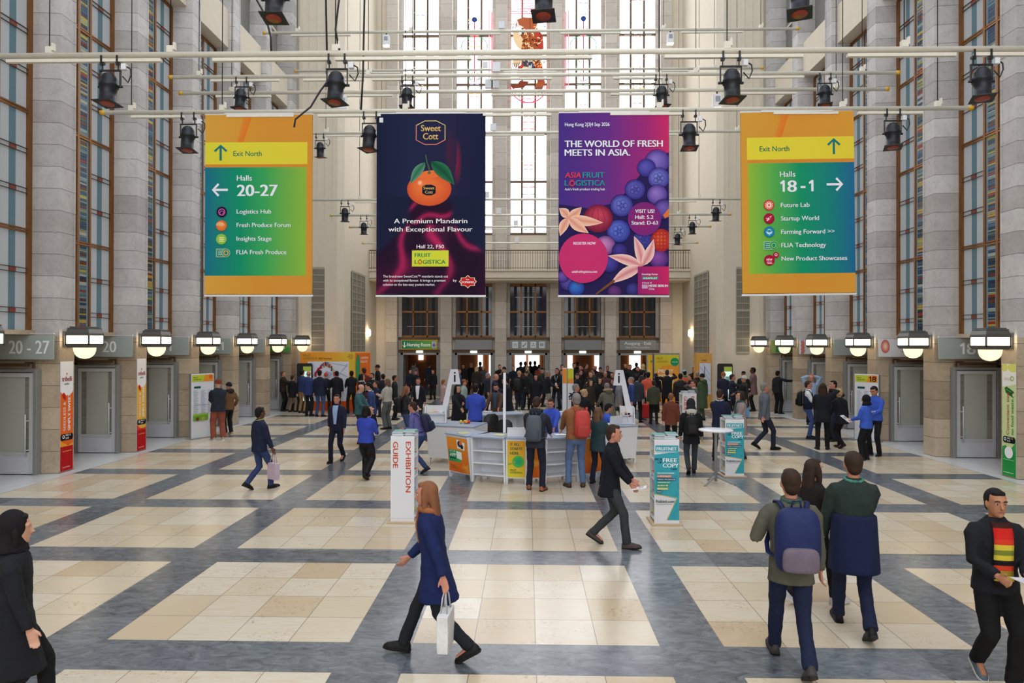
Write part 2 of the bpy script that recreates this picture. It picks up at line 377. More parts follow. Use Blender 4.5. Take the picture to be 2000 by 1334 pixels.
# ------------------------------------------------------------------ the hall: floor, piers, side walls
struct('floor', MB().add([(-16,-6,0),(16,-6,0),(16,46,0),(-16,46,0)],[(0,1,2,3)]), M['floor'])
PY=[15.08+3.013*i for i in range(-7,6)]         # near edge of each pier
LX=10.54; WX=11.2; TOP=24.0
def trim(o, n): o.name='trim_%d'%n; return o
for side,sx in (('left',-1),('right',1)):
    for i,py in enumerate(PY):
        if py<8: continue
        # pier: shaft towards the hall, splayed flank, return to the wall
        y1=py+.50
        def shaft(): return [(sx*13.2,py-.06),(sx*10.98,py-.06),(sx*LX,py),(sx*LX,y1),(sx*10.98,y1+.06),(sx*13.2,y1+.06)]
        p=shaft(); p=p if sx<0 else p[::-1]
        p=p[::-1]
        o=struct('pillar', MB().prism(p,0,3.08,1).prism([(x if abs(x)<12 else sx*12,y) for x,y in p],3.08,TOP,0)
                 .box(*sorted((sx*LX,sx*(LX-.02))),y1-.035,y1-.005,3.08,TOP,0), [M['stone'],M['stone_low']])
    # upper windows between piers, lintels and the wall above
    for i in range(len(PY)-1):
        ya=PY[i]+.56; yb=PY[i+1]-.06
        if yb<10.5: continue
        n=(1 if sx<0 else 20)+i
        win=empty('window_%d'%n,(0,0,0)); win['kind']='structure'
        xf=sx*WX; z0,z1=3.2,13.35
        def bx(mb,a,b,c,d,dep=.10,off=0,mi=0,col=None):
            xa=sx*(WX-dep-off); xb=sx*(WX-off)
            return mb.box(min(xa,xb),max(xa,xb),a,b,c,d,mi,None,col)
        fr=MB(); yc=(ya+yb)/2
        bx(fr,ya,ya+.12,z0,z1,.07); bx(fr,yb-.12,yb,z0,z1,.07)
        m0,m1=yc-.23,yc+.23
        for mm in (m0,m1): bx(fr,mm-.035,mm+.035,z0,z1,.06)
        for k in range(-1,4):
            zz=5.4+2.65*k
            if z0<zz<=z1+.1: bx(fr,ya,yb,zz-.05,zz-.005,.055); bx(fr,ya,yb,zz+.015,zz+.05,.05)
        fr.build('window_frame',M['bronze'],win)
        gl=MB(); bars=MB(); st=MB()
        for (a,b) in ((ya+.12,m0-.035),(m1+.035,yb-.12)):
            c=(a+b)/2
            bx(gl,a,c-.1,z0,z1,.03,-.02,0); bx(gl,c-.1,c+.1,z0,z1,.03,-.02,1); bx(gl,c+.1,b,z0,z1,.03,-.02,0)
            zz=5.4-2.65+.88
            k=0
            while zz<z1:
                if zz>z0 and abs((zz-5.4)/2.65-round((zz-5.4)/2.65))>.1:
                    bx(bars,a,b,zz-.06,zz-.045,.03,.02); bx(bars,a,b,zz+.045,zz+.06,.03,.02); bx(bars,c-.09,c+.09,zz-.045,zz+.045,.015,.02,1)
                zz+=.8833; k+=1
        z=z0
        rr=random.Random(i*3+(5 if sx>0 else 0))
        pal=[(64,96,128),(44,70,96),(92,124,136),(140,158,156),(60,84,104),(84,104,116),(146,52,42),(176,148,70),(168,166,72),(70,92,74),(96,56,46),(36,60,96),(166,170,160),(52,58,62),(70,80,86),(110,128,134)]
        while z<z1:
            h=rr.choice((.03,.04,.05,.06,.09)); c=lin(rr.choice(pal))
            bx(st,m0+.10,m1-.10,z,min(z+h-.008,z1),.03,.0,0,c); z+=h
        for e in ((m0+.035,m0+.10),(m1-.10,m1-.035)): bx(st,e[0],e[1],z0,z1,.03,0,0,lin((120,146,164)))
        gl.build('pane',[M['frost'],M['frost_dark']],win); bars.build('glazing_bar',[M['bronze_dark'],plain('red_pane',(136,62,50),.3)],win)
        st.build('stained_glass',M['stained'],win)
    # lintel blocks and upper grey panels
    for i in range(len(PY)-1):
        ya=PY[i]+.56; yb=PY[i+1]-.06
        if yb<16: continue
        b=MB().box(*sorted((sx*10.72,sx*11.6)),ya,yb,13.42,14.75)
        trim(struct('trim',b,M['stucco']), (100 if sx<0 else 130)+i)
        u=MB().box(*sorted((sx*11.2,sx*11.3)),ya,yb,14.75,TOP,0)
        for zz in (16.6,18.6,20.6): u.box(*sorted((sx*11.14,sx*11.2)),ya,yb,zz,zz+.09,1)
        struct('wall_%s_panel'%side,u,[M['concrete'],M['stucco']])
    # lower bays: recess walls, soffit, sill
    wl=MB(); wl.box(*sorted((sx*13.1,sx*13.3)),8,34,0,3.2); wl.box(*sorted((sx*11.05,sx*13.3)),8,32,3.10,3.2)
    wl.box(*sorted((sx*11.32,sx*11.6)),-6,34,3.2,TOP)
    wl.box(*sorted((sx*10.9,sx*13.3)),-6,8,0,TOP)
    struct('wall_'+side,wl,M['stone_low'])
# ------------------------------------------------------------------ far end: cream transept walls
for side,sx in (('left',-1),('right',1)):
    m=MB()
    e=[(sx*13.2,31.0),(sx*10.6,31.0),(sx*8.75,31.0),(sx*8.52,31.35),(sx*8.5,38.05),(sx*13.2,38.05)]
    if sx<0: e=e[::-1]
    m.prism(e,0,TOP)
    for k in range(5): m.box(*sorted((sx*(8.95+.36*k),sx*(8.965+.36*k))),30.975,31.0,8.5,TOP)
    m.box(*sorted((sx*10.35,sx*10.5)),30.93,31.0,0,TOP)
    struct('wall_transept_'+side,m,M['stucco'])
wb=MB()
wb.box(-9.2,-7.9,38.05,38.6,0,TOP); wb.box(7.9,9.2,38.05,38.6,0,TOP)
struct('wall_back',wb,M['stucco'])
FC=[-6.06+3.03*k-.02 for k in range(5)]         # centres of the five bays
for k in range(6):
    xc=-7.6+3.03*k
    struct('pillar',MB().box(xc-.32,xc+.32,37.75,38.6,0,TOP).box(xc-.5,xc+.5,38.2,38.7,0,TOP),M['stone_far'],bev=.02)
tr=MB().box(-7.3,7.3,38.25,38.7,6.3,9.05)
struct('wall_back_spandrel',tr,M['stucco'])
# balcony
ba=MB().box(-8.5,8.5,36.2,38.3,6.42,6.78).box(-8.5,8.5,36.12,38.3,6.78,6.86).box(-8.5,8.5,36.3,38.3,6.3,6.42)
struct('trim_1',ba,M['stucco'],bev=.015)
rl=empty('balcony_railing',(0,36.25,6.86)); tag(rl,'dark iron balcony railing of thin uprights above the exit doors','railing')
t=MB().box(-8.5,8.5,-.03,.03,1.0,1.05).box(-8.5,8.5,-.02,.02,.08,.11).box(-8.5,8.5,-.02,.02,.88,.90)
t.build('handrail',M['bronze_dark'],rl)
t=MB(); k=0; x=-8.5
while x<8.5:
    t.box(x-.011,x+.011,-.011,.011,0,1.0); x+=.13
t.build('railing_bars',M['bronze_dark'],rl)['kind']='stuff'
# upper stained windows and lower dark windows + door fronts
for k,xc in enumerate(FC):
    x0,x1=xc-1.06,xc+1.06
    win=empty('window_%d'%(40+k)); win['kind']='structure'
    f=MB(); Y=38.35
    for xx,ww in ((x0,.07),(x1,.07),(xc-.37,.055),(xc+.37,.055)): f.box(xx-ww,xx+ww,Y-.1,Y,9.05,TOP)
    z=9.1
    for zz in (9.08,12.0,14.68,17.45,20.2): f.box(x0,x1,Y-.12,Y,zz-.06,zz+.06)
    f.build('window_frame',M['bronze_dark'],win)
    MB().box(x0,x1,Y,Y+.03,9.05,TOP).build('pane',M['sky'],win)
    st=Art((xc,Y,0),(1,0,0),(0,0,1),(0,-1,0),.02); rr=random.Random(11+k)
    z=9.3
    while z<22.6:
        c=rr.choice([(235,150,140),(240,190,120),(150,190,170),(150,160,190),(225,120,120),(200,200,190)])
        L=rr.choice((.12,.2,.3)); h=rr.choice((.03,.04,.06))
        for s_ in (-1,1): st.rect(s_*.05 if s_>0 else -.05-L, z, s_*.05+L if s_>0 else -.05, z+h, c)
        if rr.random()<.35: st.rect(-.75,z+.1,-.42,z+.13,(190,190,190)); st.rect(.42,z+.1,.75,z+.13,(190,190,190))
        z+=rr.choice((.16,.22,.3,.4))
    if k in (1,3):      # heraldic staff with wings and wreaths
        for zz,hh in ((17.5,3.4),): st.rect(-.035,zz,.035,zz+hh,(225,60,90))
        st.disk(0,21.0,.15,(40,60,130),(20,30,80))
        for s_ in (-1,1):
            for q in range(5): st.line([(s_*(.1+.1*q),20.3+.1*q),(s_*(.25+.11*q),20.5+.05*q),(s_*(.3+.11*q),20.1-.05*q)],.025,(90,80,85))
            st.ring(0,19.5,.72,.05,(70,150,120),-70,70,.55) if s_>0 else st.ring(0,19.5,.72,.05,(70,150,120),110,250,.55)
            st.line([(s_*.7,18.7),(s_*.5,19.0),(s_*.15,18.5),(s_*.4,18.3),(s_*.1,18.1),(s_*.35,17.8)],.05,(80,150,110))
            st.line([(s_*.15,18.0),(s_*.3,17.7),(s_*.05,17.5)],.05,(60,120,100))
        e=-1 if k==1 else 1
        st.rect(-e*.97-.03,17.0,-e*.97+.03,21.4,(236,90,120)); st.rect(-e*.83-.03,17.3,-e*.83+.03,21.5,(245,150,160))
    if k==2:            # standing bear inside a shield with a crown above
        for q in range(9):
            for j in range(7): st.rect(-.75+.22*j,21.7+.14*q,-.6+.22*j,21.74+.14*q,(235,60,100))
        for zz in (21.2,21.33,21.45): st.rect(-.98,zz,.98,zz+.05,(235,70,100))
        st.ring(0,17.2,1.0,.07,(236,60,90),180,360,.9); st.ring(0,17.2,.88,.05,(245,110,130),180,360,.72)
        B=(150,76,40); D=(112,50,28); Lt=(206,176,136); Nv=(52,66,92)
        def pl(pts,c): st.poly([((u-1029)/35.0,17.47+(165-v)*.02845) for u,v in pts][::-1],c)
        pl([(1005,45),(1018,40),(1038,42),(1046,38),(1048,46),(1044,58),(1038,66),(1020,66),(1010,55)],B)
        pl([(1006,44),(1010,55),(1020,60),(1012,62),(1002,56)],(240,190,180))
        pl([(1022,64),(1044,60),(1056,76),(1058,100),(1052,128),(1040,136),(1018,132),(1014,100),(1016,78)],B)
        pl([(1040,64),(1056,74),(1058,100),(1050,104),(1042,90)],(164,52,36))
        pl([(998,68),(1010,70),(1018,84),(1014,104),(1006,98),(999,84)],Lt)
        pl([(998,116),(1014,112),(1016,128),(1004,140),(998,132)],Lt)
        pl([(1016,116),(1038,114),(1040,136),(1030,150),(1018,140)],Nv)
        pl([(1018,136),(1030,138),(1032,160),(1022,164),(1014,150)],Lt)
        pl([(1030,138),(1040,132),(1042,156),(1034,162)],Nv)
        pl([(1042,124),(1054,126),(1058,150),(1060,166),(1046,166),(1042,150)],(160,56,36))
        pl([(1008,138),(1018,130),(1020,160),(1012,160),(1006,150)],(166,52,38))
        pl([(1012,164),(1030,166),(1020,178),(998,180),(994,174),(1008,170)],D)
        pl([(1046,166),(1062,166),(1056,180),(1042,188),(1040,180)],B)
        rr=random.Random(4)
        for q in range(190):
            u=rr.uniform(1016,1057); v=rr.uniform(66,166); a=rr.uniform(0,6.3); u2=u+5*math.cos(a); v2=v+4*math.sin(a)
            st.line([((p-1029)/35.0,17.47+(165-r_)*.02845) for p,r_ in ((u,v),((u+u2)/2+1,(v+v2)/2-2),(u2,v2))],.05,rr.choice([(66,30,20),(220,150,80),(80,34,22),(90,36,24),(236,206,160)]))
        for q in range(4):
            st.line([((998+3*q-1029)/35.0,20.1),((996+3*q-1029)/35.0,20.45)],.04,(40,40,50)); st.line([((999+4*q-1029)/35.0,18.3),((996+4*q-1029)/35.0,17.95)],.04,(40,40,60)); st.line([((1044+3*q-1029)/35.0,16.95),((1045+4*q-1029)/35.0,16.6)],.04,(50,60,80))
    st.build('stained_glass',win,M['stained_lit'])
    # lower window
    win=empty('window_%d'%(50+k)); win['kind']='structure'
    f=MB(); Y=38.4
    for xx,ww in ((x0-.05,.1),(x1+.05,.1),(xc-.4,.04),(xc+.4,.04)): f.box(xx-ww,xx+ww,Y-.12,Y,3.3,6.3)
    for zz,ww in ((6.25,.1),(4.72,.05),(3.33,.06)): f.box(x0,x1,Y-.12,Y,zz-ww,zz+ww)
    f.build('window_frame',M['bronze'],win)
    gb=MB()
    for zz in (5.55,3.9): gb.box(xc-.75,xc+.75,Y-.03,Y-.01,zz-.012,zz+.012,1)
    for xx in (-.72,.72,-.14,.14):
        gb.box(xc+xx-.08,xc+xx+.08,Y-.012,Y,3.4,6.2,0)
    zz=3.5
    while zz<6.1: gb.box(xc-.36,xc+.36,Y-.01,Y-.005,zz,zz+.02,0); zz+=.11
    gb.build('glazing_bar',[M['dark'],M['steel']],win)
    MB().box(x0,x1,Y,Y+.03,3.3,6.3).build('pane',M['darkglass'],win)
    # portal
    d=empty('door_%d'%(60+k)); d['kind']='structure'
    p=MB()
    p.box(x0-.15,x1+.15,38.1,38.5,2.42,2.6).box(x0-.15,x1+.15,38.1,38.5,3.16,3.3)
    p.build('transom',M['bronze_dark'],d)
    MB().box(x0-.15,x1+.15,38.3,38.5,2.6,3.16).build('transom_panel',M['greymetal'],d)
    j=MB().box(x0-.15,x0+.12,38.1,38.45,0,2.42).box(x1-.12,x1+.15,38.1,38.45,0,2.42).box(x0,x1,38.1,38.45,2.3,2.42)
    j.build('door_frame',M['greymetal'],d)
    for s_ in (-1,1):   # glazed leaves folded open
        xx=xc+s_*.9
        MB().box(xx-.03,xx+.03,38.5,39.35,.05,2.3).build('door_leaf',M['glass'],d)
# vestibule behind the portals
v=MB().box(-8.6,8.6,43.6,43.8,0,3.3,0).box(-8.6,8.6,38.7,43.7,3.3,3.4,1).box(-8.8,-8.6,38.6,43.7,0,3.3,0).box(8.6,8.8,38.6,43.7,0,3.3,0)
struct('wall_vestibule',v,[M['wood_orange'],M['concrete']])
for q,(a,b) in enumerate(((-7.0,-6.7),(-5.0,-4.75),(-3.2,-2.9),(-2.5,-2.05),(-.85,-.15),(.0,.7),(2.0,2.3),(2.5,2.8),(4.2,4.5),(5.2,5.4),(6.4,7.1))):
    o=struct('window_%d'%(80+q),MB().box(a,b,43.5,43.58,.9 if q!=0 else 1.9,2.6),M['sky_door'])
# unseen south end: piers, and glowing windows added to light camera-facing surfaces
sf=MB()
for k in range(6): sf.box(-10.2+4.0*k,-9.8+4.0*k,-6.4,-5.9,0,TOP)
sf.box(-13.3,13.3,-6.4,-6.0,0,3.2).box(-13.3,13.3,-6.4,-6.0,19.5,TOP).box(-13.3,-10.2,-6.4,-6,3.2,19.5).box(10.2,13.3,-6.4,-6,3.2,19.5)
struct('wall_front',sf,M['stucco'])
for k in range(5):
    win=empty('window_%d'%(95+k)); win['kind']='structure'
    MB().box(-9.8+4.0*k,-6.2+4.0*k,-6.3,-6.25,3.2,19.5).build('pane',M['south_fill'],win)
    f=MB()
    for zz in (6,9,12,15,18): f.box(-9.8+4.0*k,-6.2+4.0*k,-6.25,-6.18,zz-.05,zz+.05)
    for q in range(1,4): f.box(-9.8+4.0*k+.9*q-.04,-9.8+4.0*k+.9*q+.04,-6.25,-6.18,3.2,19.5)
    f.build('window_frame',M['bronze_dark'],win)
# ------------------------------------------------------------------ side doors, lanterns, hall signs
ORD=['first whole one','second whole one','third whole one','fourth whole one','fifth whole one','farthest one']
SIDE={-1:'left',1:'right'}
for sx in (-1,1):
    for b in range(-1,5):
        yd=PY[8+b]-.19 if False else 15.08+3.013*(b+1)-.19
        d=empty('door_%d'%((1 if sx<0 else 11)+b+1),(0,0,0)); d['kind']='structure'
        X=lambda a: sx*a
        def B(mb,x0,x1,y0,y1,z0,z1,mi=0): return mb.box(min(X(x0),X(x1)),max(X(x0),X(x1)),y0,y1,z0,z1,mi)
        f=MB(); 
        B(f,10.90,10.98,yd-.03,yd+.12,0,2.34); B(f,12.02,12.10,yd-.03,yd+.12,0,2.34); B(f,10.98,12.02,yd-.03,yd+.12,2.27,2.34)
        f.build('door_frame',M['greymetal'],d,bev=.008)
        l=MB()
        for a,c in ((11.0,11.09),(11.92,12.0)): B(l,a,c,yd,yd+.05,.02,2.25)
        for a,c in ((.42,.5),(2.16,2.25)): B(l,11.09,11.92,yd,yd+.05,a,c)
        l.build('door_leaf',M['steel'],d,bev=.006)
        k=MB(); B(k,11.09,11.92,yd+.01,yd+.04,.02,.42); k.build('kick_plate',M['kick'],d)
        g=MB(); B(g,11.09,11.92,yd+.02,yd+.03,.5,2.16); g.build('pane',M['glass'],d)
        cu=MB(); B(cu,11.22,11.80,yd+.055,yd+.065,.48,2.18); cu.build('blind',M['blind'],d)  # pale strip behind the middle of the pane
        h=MB(); h.cyl((X(11.12),yd-.07,.42),(X(11.12),yd-.07,1.34),.016); 
        for zz in (.55,1.2): h.cyl((X(11.12),yd-.07,zz),(X(11.05),yd+.01,zz),.012)
        h.build('door_handle',M['steel'],d)
        c=MB(); B(c,11.05,12.3,yd-.16,yd-.02,2.40,2.47); B(c,10.93,11.12,yd-.1,yd-.04,2.45,2.5); B(c,10.92,10.95,yd-.1,yd-.04,2.36,2.5); c.build('door_closer',M['bronze_dark'],d)
        recess_shade=MB(); B(recess_shade,12.1,13.1,yd+.05,yd+.12,0,2.5); recess_shade.build('side_panel',M['dark'],d)  # black sheet beside the door, the recess's shade put into colour
    for i in range(-1,6):
        yp=15.08+3.013*i; yc=yp+.25; xc=sx*10.13
        if i<0 and sx>0: continue
        o=empty('wall_lantern',(xc,yc,2.9))
        who='cut off at the left picture edge' if i<0 else ORD[i]+' from the camera'
        tag(o,'lit square lantern with half globe, %s wall, %s'%(SIDE[sx],who),'lantern','lanterns on the piers')
        hw=.275
        f=MB()
        for a in (-hw,hw-.035):
            for c in (-hw,hw-.035): f.box(a,a+.035,c,c+.035,-.03,.20)
        for z0,z1,e in ((-.03,.005,0),(.185,.235,0)):
            f.box(-hw-e,hw+e,-hw-e,hw+e,z0,z1)
        f.loft([[(s1*(hw+.0),s2*(hw+.0),.235) for s1,s2 in ((-1,-1),(1,-1),(1,1),(-1,1))],[(s1*.24,s2*.24,.335) for s1,s2 in ((-1,-1),(1,-1),(1,1),(-1,1))]],smooth=False)
        f.box(-.245,.245,-.245,.245,.335,.36); f.box(-.215,.215,-.215,.215,.36,.39)
        f.loft([[(s1*hw,s2*hw,-.03) for s1,s2 in ((-1,-1),(1,-1),(1,1),(-1,1))],[(s1*.24,s2*.24,-.085) for s1,s2 in ((-1,-1),(1,-1),(1,1),(-1,1))]][::-1],smooth=False)
        f.build('lantern_frame',M['lampmetal'],o,bev=.006)
        g=MB()
        for a in (-1,1):
            g.box(-hw+.035,hw-.035,a*(hw-.012)-.004,a*(hw-.012)+.004,.005,.185); g.box(a*(hw-.012)-.004,a*(hw-.012)+.004,-hw+.035,hw-.035,.005,.185)
        g.build('glass_panel',M['lamp'],o)
        g=MB().lathe([(.02,-.34),(.09,-.325),(.15,-.29),(.195,-.235),(.22,-.16),(.228,-.085)],24); g.build('globe',M['globe'],o)
        br=MB(); br.box(*sorted((sx*.26,sx*.41)),-.06,.06,.02,.2); br.box(*sorted((sx*.36,sx*.41)),-.16,.16,-.06,.28)
        br.build('wall_bracket',M['lampmetal'],o,bev=.006)
# glass hall-number signs, printed boards
def hall_sign(sx,b,txt,label,style='glass'):
    y=15.08+3.013*(b+1)-.21; o=empty('hall_sign',(sx*11.5,y,2.55)); tag(o,label,'sign','signs over the side doors')
    mt={'glass':M['signglass'],'white':M['white'],'green':plain('sign_green',(150,176,90),.5)}[style]
    MB().box(-.98,.98,0,.015,0,.54).build('panel',mt,o,bev=.003)
    MB().box(-.98,.98,-.015,.03,.56,.585).box(-.02,.02,0,.012,.53,.57).build('rail',M['steel'],o)
    for s_ in (-.88,.88): MB().box(s_-.02,s_+.02,.015,.12,.2,.3).build('standoff',M['steel'],o)
    a=Art((0,-.006,0),(1,0,0),(0,0,1),(0,-1,0),.002)
    return o,a
def put(a,o,name='lettering'): 
    p=a.build(name); p.parent=o; return p
class UpArt(Art):
    """art with v pointing up"""
    def text(s,txt,u,v,h,w_=None,c=(255,255,255),bold=.012,align='l',rot=0,italic=0):
        dv=s.dv; cp=s.clip; s.clip=None; s.dv=-dv; Art.text(s,txt,u,-v,h,w_,c,bold,align,-rot,italic); s.dv=dv; s.clip=cp; return s
def hs(sx,b,txt,u,wd,label,style='glass',h=.29,v=.13):
    o,a=hall_sign(sx,b,txt,label,style); a.__class__=UpArt
    if txt: a.text(txt,u,v,h,wd,(236,240,242),.02)
    return o,a
o,a=hs(-1,-1,'20 - 27',-.02,.9,'grey glass sign reading 20 - 27 at the left edge'); put(a,o)
o,a=hs(-1,0,'20',.18,.36,'grey glass sign reading 20 beside the second left lantern'); put(a,o)
o,a=hs(-1,1,'2',.1,.17,'grey glass sign behind the third left lantern'); a.one(.32,.13,.29,(236,240,242),1); put(a,o)
o,a=hs(-1,2,'- 2',.2,.35,'grey glass sign reading 21 between third and fourth left lanterns'); a.one(.60,.13,.29,(236,240,242),1); put(a,o)
o,a=hs(-1,3,'22',.2,.4,'grey glass sign behind the fifth left lantern'); put(a,o)
o,a=hs(-1,4,None,0,0,'green and yellow printed sign behind the farthest left lantern','green')
a.poly([(-.98,0),(-.98,.5),(.98,.2),(.98,0)][::-1],(90,160,80)); a.text('21',.45,.12,.2,.3,(230,240,220),.02); put(a,o,'lettering')
o,a=hs(1,0,'8',-.26,.22,'grey glass sign reading 18 beside the nearest right lantern'); a.one(-.44,.13,.29,(236,240,242),1); put(a,o)
o,a=hs(1,1,None,0,0,'white sign with red fruit picture behind second right lantern','white')
a.disk(-.78,.32,.13,(250,190,170),(205,90,80),.2); a.disk(-.78,.32,.07,(255,225,205),(236,150,130),.12)
a.text('Giusto',-.2,.24,.09,.4,(90,90,96),.0,'l',0,.3); a.text('di COPENHAGEN',-.3,.15,.04,.55,(110,110,116)); put(a,o,'lettering')
o,a=hs(1,2,'8 -',-.32,.42,'grey glass sign reading 18 - beside the third right lantern'); a.one(-.5,.13,.29,(236,240,242),1); put(a,o)
o,a=hs(1,3,None,0,0,'white sign with pink pattern strip behind fourth right lantern','white')
for q in range(7): a.disk(-.85+.02*(q%2),.06+.07*q,.07,(226,150,130),(196,90,80),.05)
a.text('fresh',-.3,.2,.07,.3,(140,140,140)); put(a,o,'lettering')
o,a=hs(1,4,None,0,0,'green printed sign with pale figure behind fifth right lantern','green')
a.rect(-.8,.05,.1,.5,(60,130,90)); a.one(-.72,.14,.26,(225,235,215),1); a.text('8',-.55,.14,.26,.2,(225,235,215),.02); put(a,o,'lettering')
# banners stuck on the piers
def pier_banner(sx,i,label,paint):
    yp=15.08+3.013*i+.03; o=empty('pier_banner',(sx*10.535,yp+.2,0)); tag(o,label,'banner','slim banners on the piers')
    MB().box(*sorted((0,-sx*.008)),-.215,.215,.03,2.50).build('sheet',M['white'],o)
    if sx<0: a=UpArt((.008,-.215,0),(0,1,0),(0,0,1),(1,0,0),.002)
    else: a=UpArt((-.008,.215,0),(0,-1,0),(0,0,1),(-1,0,0),.002)
    a.clip=(0,.03,.43,2.5); paint(a); put(a,o,'lettering')
def tri(bg1,bg2,w2):
    def f(a):
        W=.43
        a.rect(0,.62,W,1.86,bg1); a.rect(0,.0+.03,W,.62,(186,20,28))
        a.poly([(0,.62),(0,.74),(.1,.66),(.26,.6),(W,.64),(W,.5),(0,.5)],bg2); a.rect(0,.03,W,.58,(186,20,28))
        a.disk(W/2,2.5-.64,W/2,(246,246,248),None,.13); a.rect(0,1.86,W,2.5,(246,246,248))
        a.poly([(.19,2.24),(.21,2.16),(.24,2.24)],(226,80,40))
        a.text('tribelli',.05,2.05,.11,.33,(150,20,30),.03); a.text('seedless',.13,1.97,.05,.16,(60,140,70),.01)
        a.leaf(.08,1.80,.17,1.62,.05,(220,40,30),(180,16,20))
        a.text('SEEDLESS &',.17,.93,.075,.66,(255,235,225),.02,'l',math.pi/2); a.text(w2,.33,.93,.085,.84,(255,255,255),.03,'l',math.pi/2)
        a.rect(.04,.70+.02,.38,.86,(24,24,28)); a.disk(.04,.79,.04,(24,24,28),None,.07); a.disk(.38,.79,.04,(24,24,28),None,.07); a.ring(.1,.8,.03,.016,(255,255,255)); a.text('HALL 1.2',.17,.81,.04,.17,(255,255,255)); a.text('B-30',.17,.745,.04,.1,(255,255,255))
        a.text('www.tribelli.com',.06,.46,.03,.3,(240,190,80)); a.text('SEEDLESS PEPPERS',.06,.1,.025,.25,(240,200,190))
    return f
pier_banner(-1,0,'tall orange pepper banner on the nearest full left pier',tri((236,108,36),(244,160,50),'SIMPLY SWEET'))
pier_banner(-1,1,'tall yellow pepper banner on the second left pier',tri((240,186,70),(220,70,40),'SIMPLY STRONG'))
def green(a):
    W=.43
    a.rect(0,.62,W,2.5,(206,222,160)); a.rect(0,.03,W,.6,(40,150,70)); a.poly([(0,.6),(W,.6),(W,.8),(.25,.62),(.1,.7),(0,.66)],(60,160,80))
    a.poly([(0,2.5),(0,1.98),(W,2.06),(W,2.5)],(242,244,240)); a.disk(.34,2.42,.16,(222,226,120),None,.1); a.disk(.08,2.42,.1,(222,226,120),None,.09)
    a.text('easyQ',.06,2.14,.08,.3,(226,190,180),.01); a.ring(.31,2.18,.045,.02,(150,180,60))
    a.poly([(.08,1.96),(.14,2.0),(.36,1.9),(.4,1.8),(.34,1.76),(.12,1.86)],(40,96,50)); a.poly([(.1,1.93),(.14,1.96),(.3,1.89),(.28,1.87)],(70,140,70)); a.disk(.36,1.82,.04,(200,214,150))
    a.text('Convenient size,',.22,.98-.04,.085,.95,(190,60,50),.012,'l',math.pi/2); a.text('no food waste.',.36,.95,.085,.8,(60,130,60),.012,'l',math.pi/2)
    a.rect(.08,.73+.03,.37,.9,(20,20,22)); a.disk(.08,.83,.05,(20,20,22),None,.07); a.disk(.37,.83,.05,(20,20,22),None,.07); a.ring(.1,.84,.03,.016,(255,255,255)); a.text('HALL 1.2',.17,.85,.035,.17,(255,255,255)); a.text('B-30',.17,.79,.035,.09,(255,255,255))
    a.disk(.22,.55,.13,(244,244,246),None,.13)
    a.rect(.05,.38,.38,.4,(120,200,130)); a.rect(.05,.1,.36,.115,(190,230,190))
pier_banner(1,0,'tall green banner about food waste on the nearest right pier',green)

# ------------------------------------------------------------------ lighting bars and spotlights
def bar(Y,z,x0,x1,label,trays,boxes=(),wires=(),tilt=0.0):
    o=empty('lighting_bar',(0,Y,z)); tag(o,label,'lighting bar','cream pipes hung across the hall')
    MB().cyl((x0,0,0),(x1,0,0),.045,n=12).build('pipe',M['pipe'],o)
    for a,b in trays: MB().box(a,b,-.035,.035,-.115,-.065).build('cable_tray',M['pipe'],o)
    for x in (x0,x1):
        s_=-1 if x==x0 else 1
        MB().cyl((x,0,0),(x+s_*.1,0,0),.05,n=12).build('end_cap',M['yellowcap'],o)
    for x in boxes:
        MB().box(x-.1,x+.1,-.13,-.06,.04,.27).build('junction_box',M['white'],o,bev=.01)
    for x in wires:
        MB().cyl((x,0,.04),(x,0,TOP-z),.009,n=5).build('suspension_wire',M['black'],o)
        MB().box(x-.05,x+.05,-.04,.04,.03,.14).box(x+.05,x+.08,-.03,.03,.08,.2).build('wire_clamp',M['pipe'],o)
    return o
bar(11,7.61,-9.2,9.2,'nearest thick cream lighting bar crossing the whole picture',((-8.6,-6.05),(-5.2,-3.3),(-3.2,-1.0),(-.9,.95),(2.1,4.3),(5.0,6.7),(7.0,9)),(),(-7.9,-5.9,-3.2,3.1,5.9))
bar(9.6,8.3,-8.9,8.9,'lighting bar above the picture edge carrying three spotlights',(),(),(-6,6))
bar(14,7.70,-8.85,8.8,'cream lighting bar the four large banners hang from',((-8.3,-7.2),(-6.3,-4.9),(-4.4,-3.1),(-1.0,.4),(1.6,3.1),(4.9,6.2),(6.6,7.9)),(),(-8.3,-6.4,-2.6,2.6,6.3,8.2))
bar(16.7,9.49,-8.85,8.8,'upper of two close lighting bars behind the banner bar',((-7.9,-6.2),(-5.6,-4.1),(-3.9,-2.6),(-1,.5),(2,3.2),(5.2,6.6)),(-.85,),(-8.2,-4,4,8))
bar(17.2,9.28,-8.85,8.8,'lower of two close lighting bars behind the banner bar',((-8,-6.6),(-5,-3.5),(-1,.8),(2,3.4),(5.2,6.6)),(-.9,-1.05),(-7.6,-3,3.2,7.6))
bar(22.7,13.32,-8.85,8.75,'highest thin lighting bar crossing the tall stained windows',((-8,-6),(-3,-1),(1,3),(5,7)),(-.95,),(-7.8,-4,4.4,7.6))
bar(26.1,13.4,-8.95,8.75,'thin lighting bar just behind the thickest near bar',((-7,-5),(-1,1),(5,6)),(-1.7,),(-7,0,7))
bar(23.3,10.13,-8.9,8.9,'lighting bar seen at mid height just under the banner tops',((-7,-5),(-2,.5),(3,5)),(-1.25,),(-7,-3.5,3.5,7))
bar(25.6,8.33,-8.9,8.9,'lighting bar behind the banners carrying small outer spotlights',((-6.6,-5),(4.8,6.2)),(-1.6,),(-6.4,6.3))
bar(29,8.39,-8.4,8.4,'second lowest lighting bar seen between the middle banners',((-6,-4),(3,5)),(-1.3,),(-6.3,6.3))
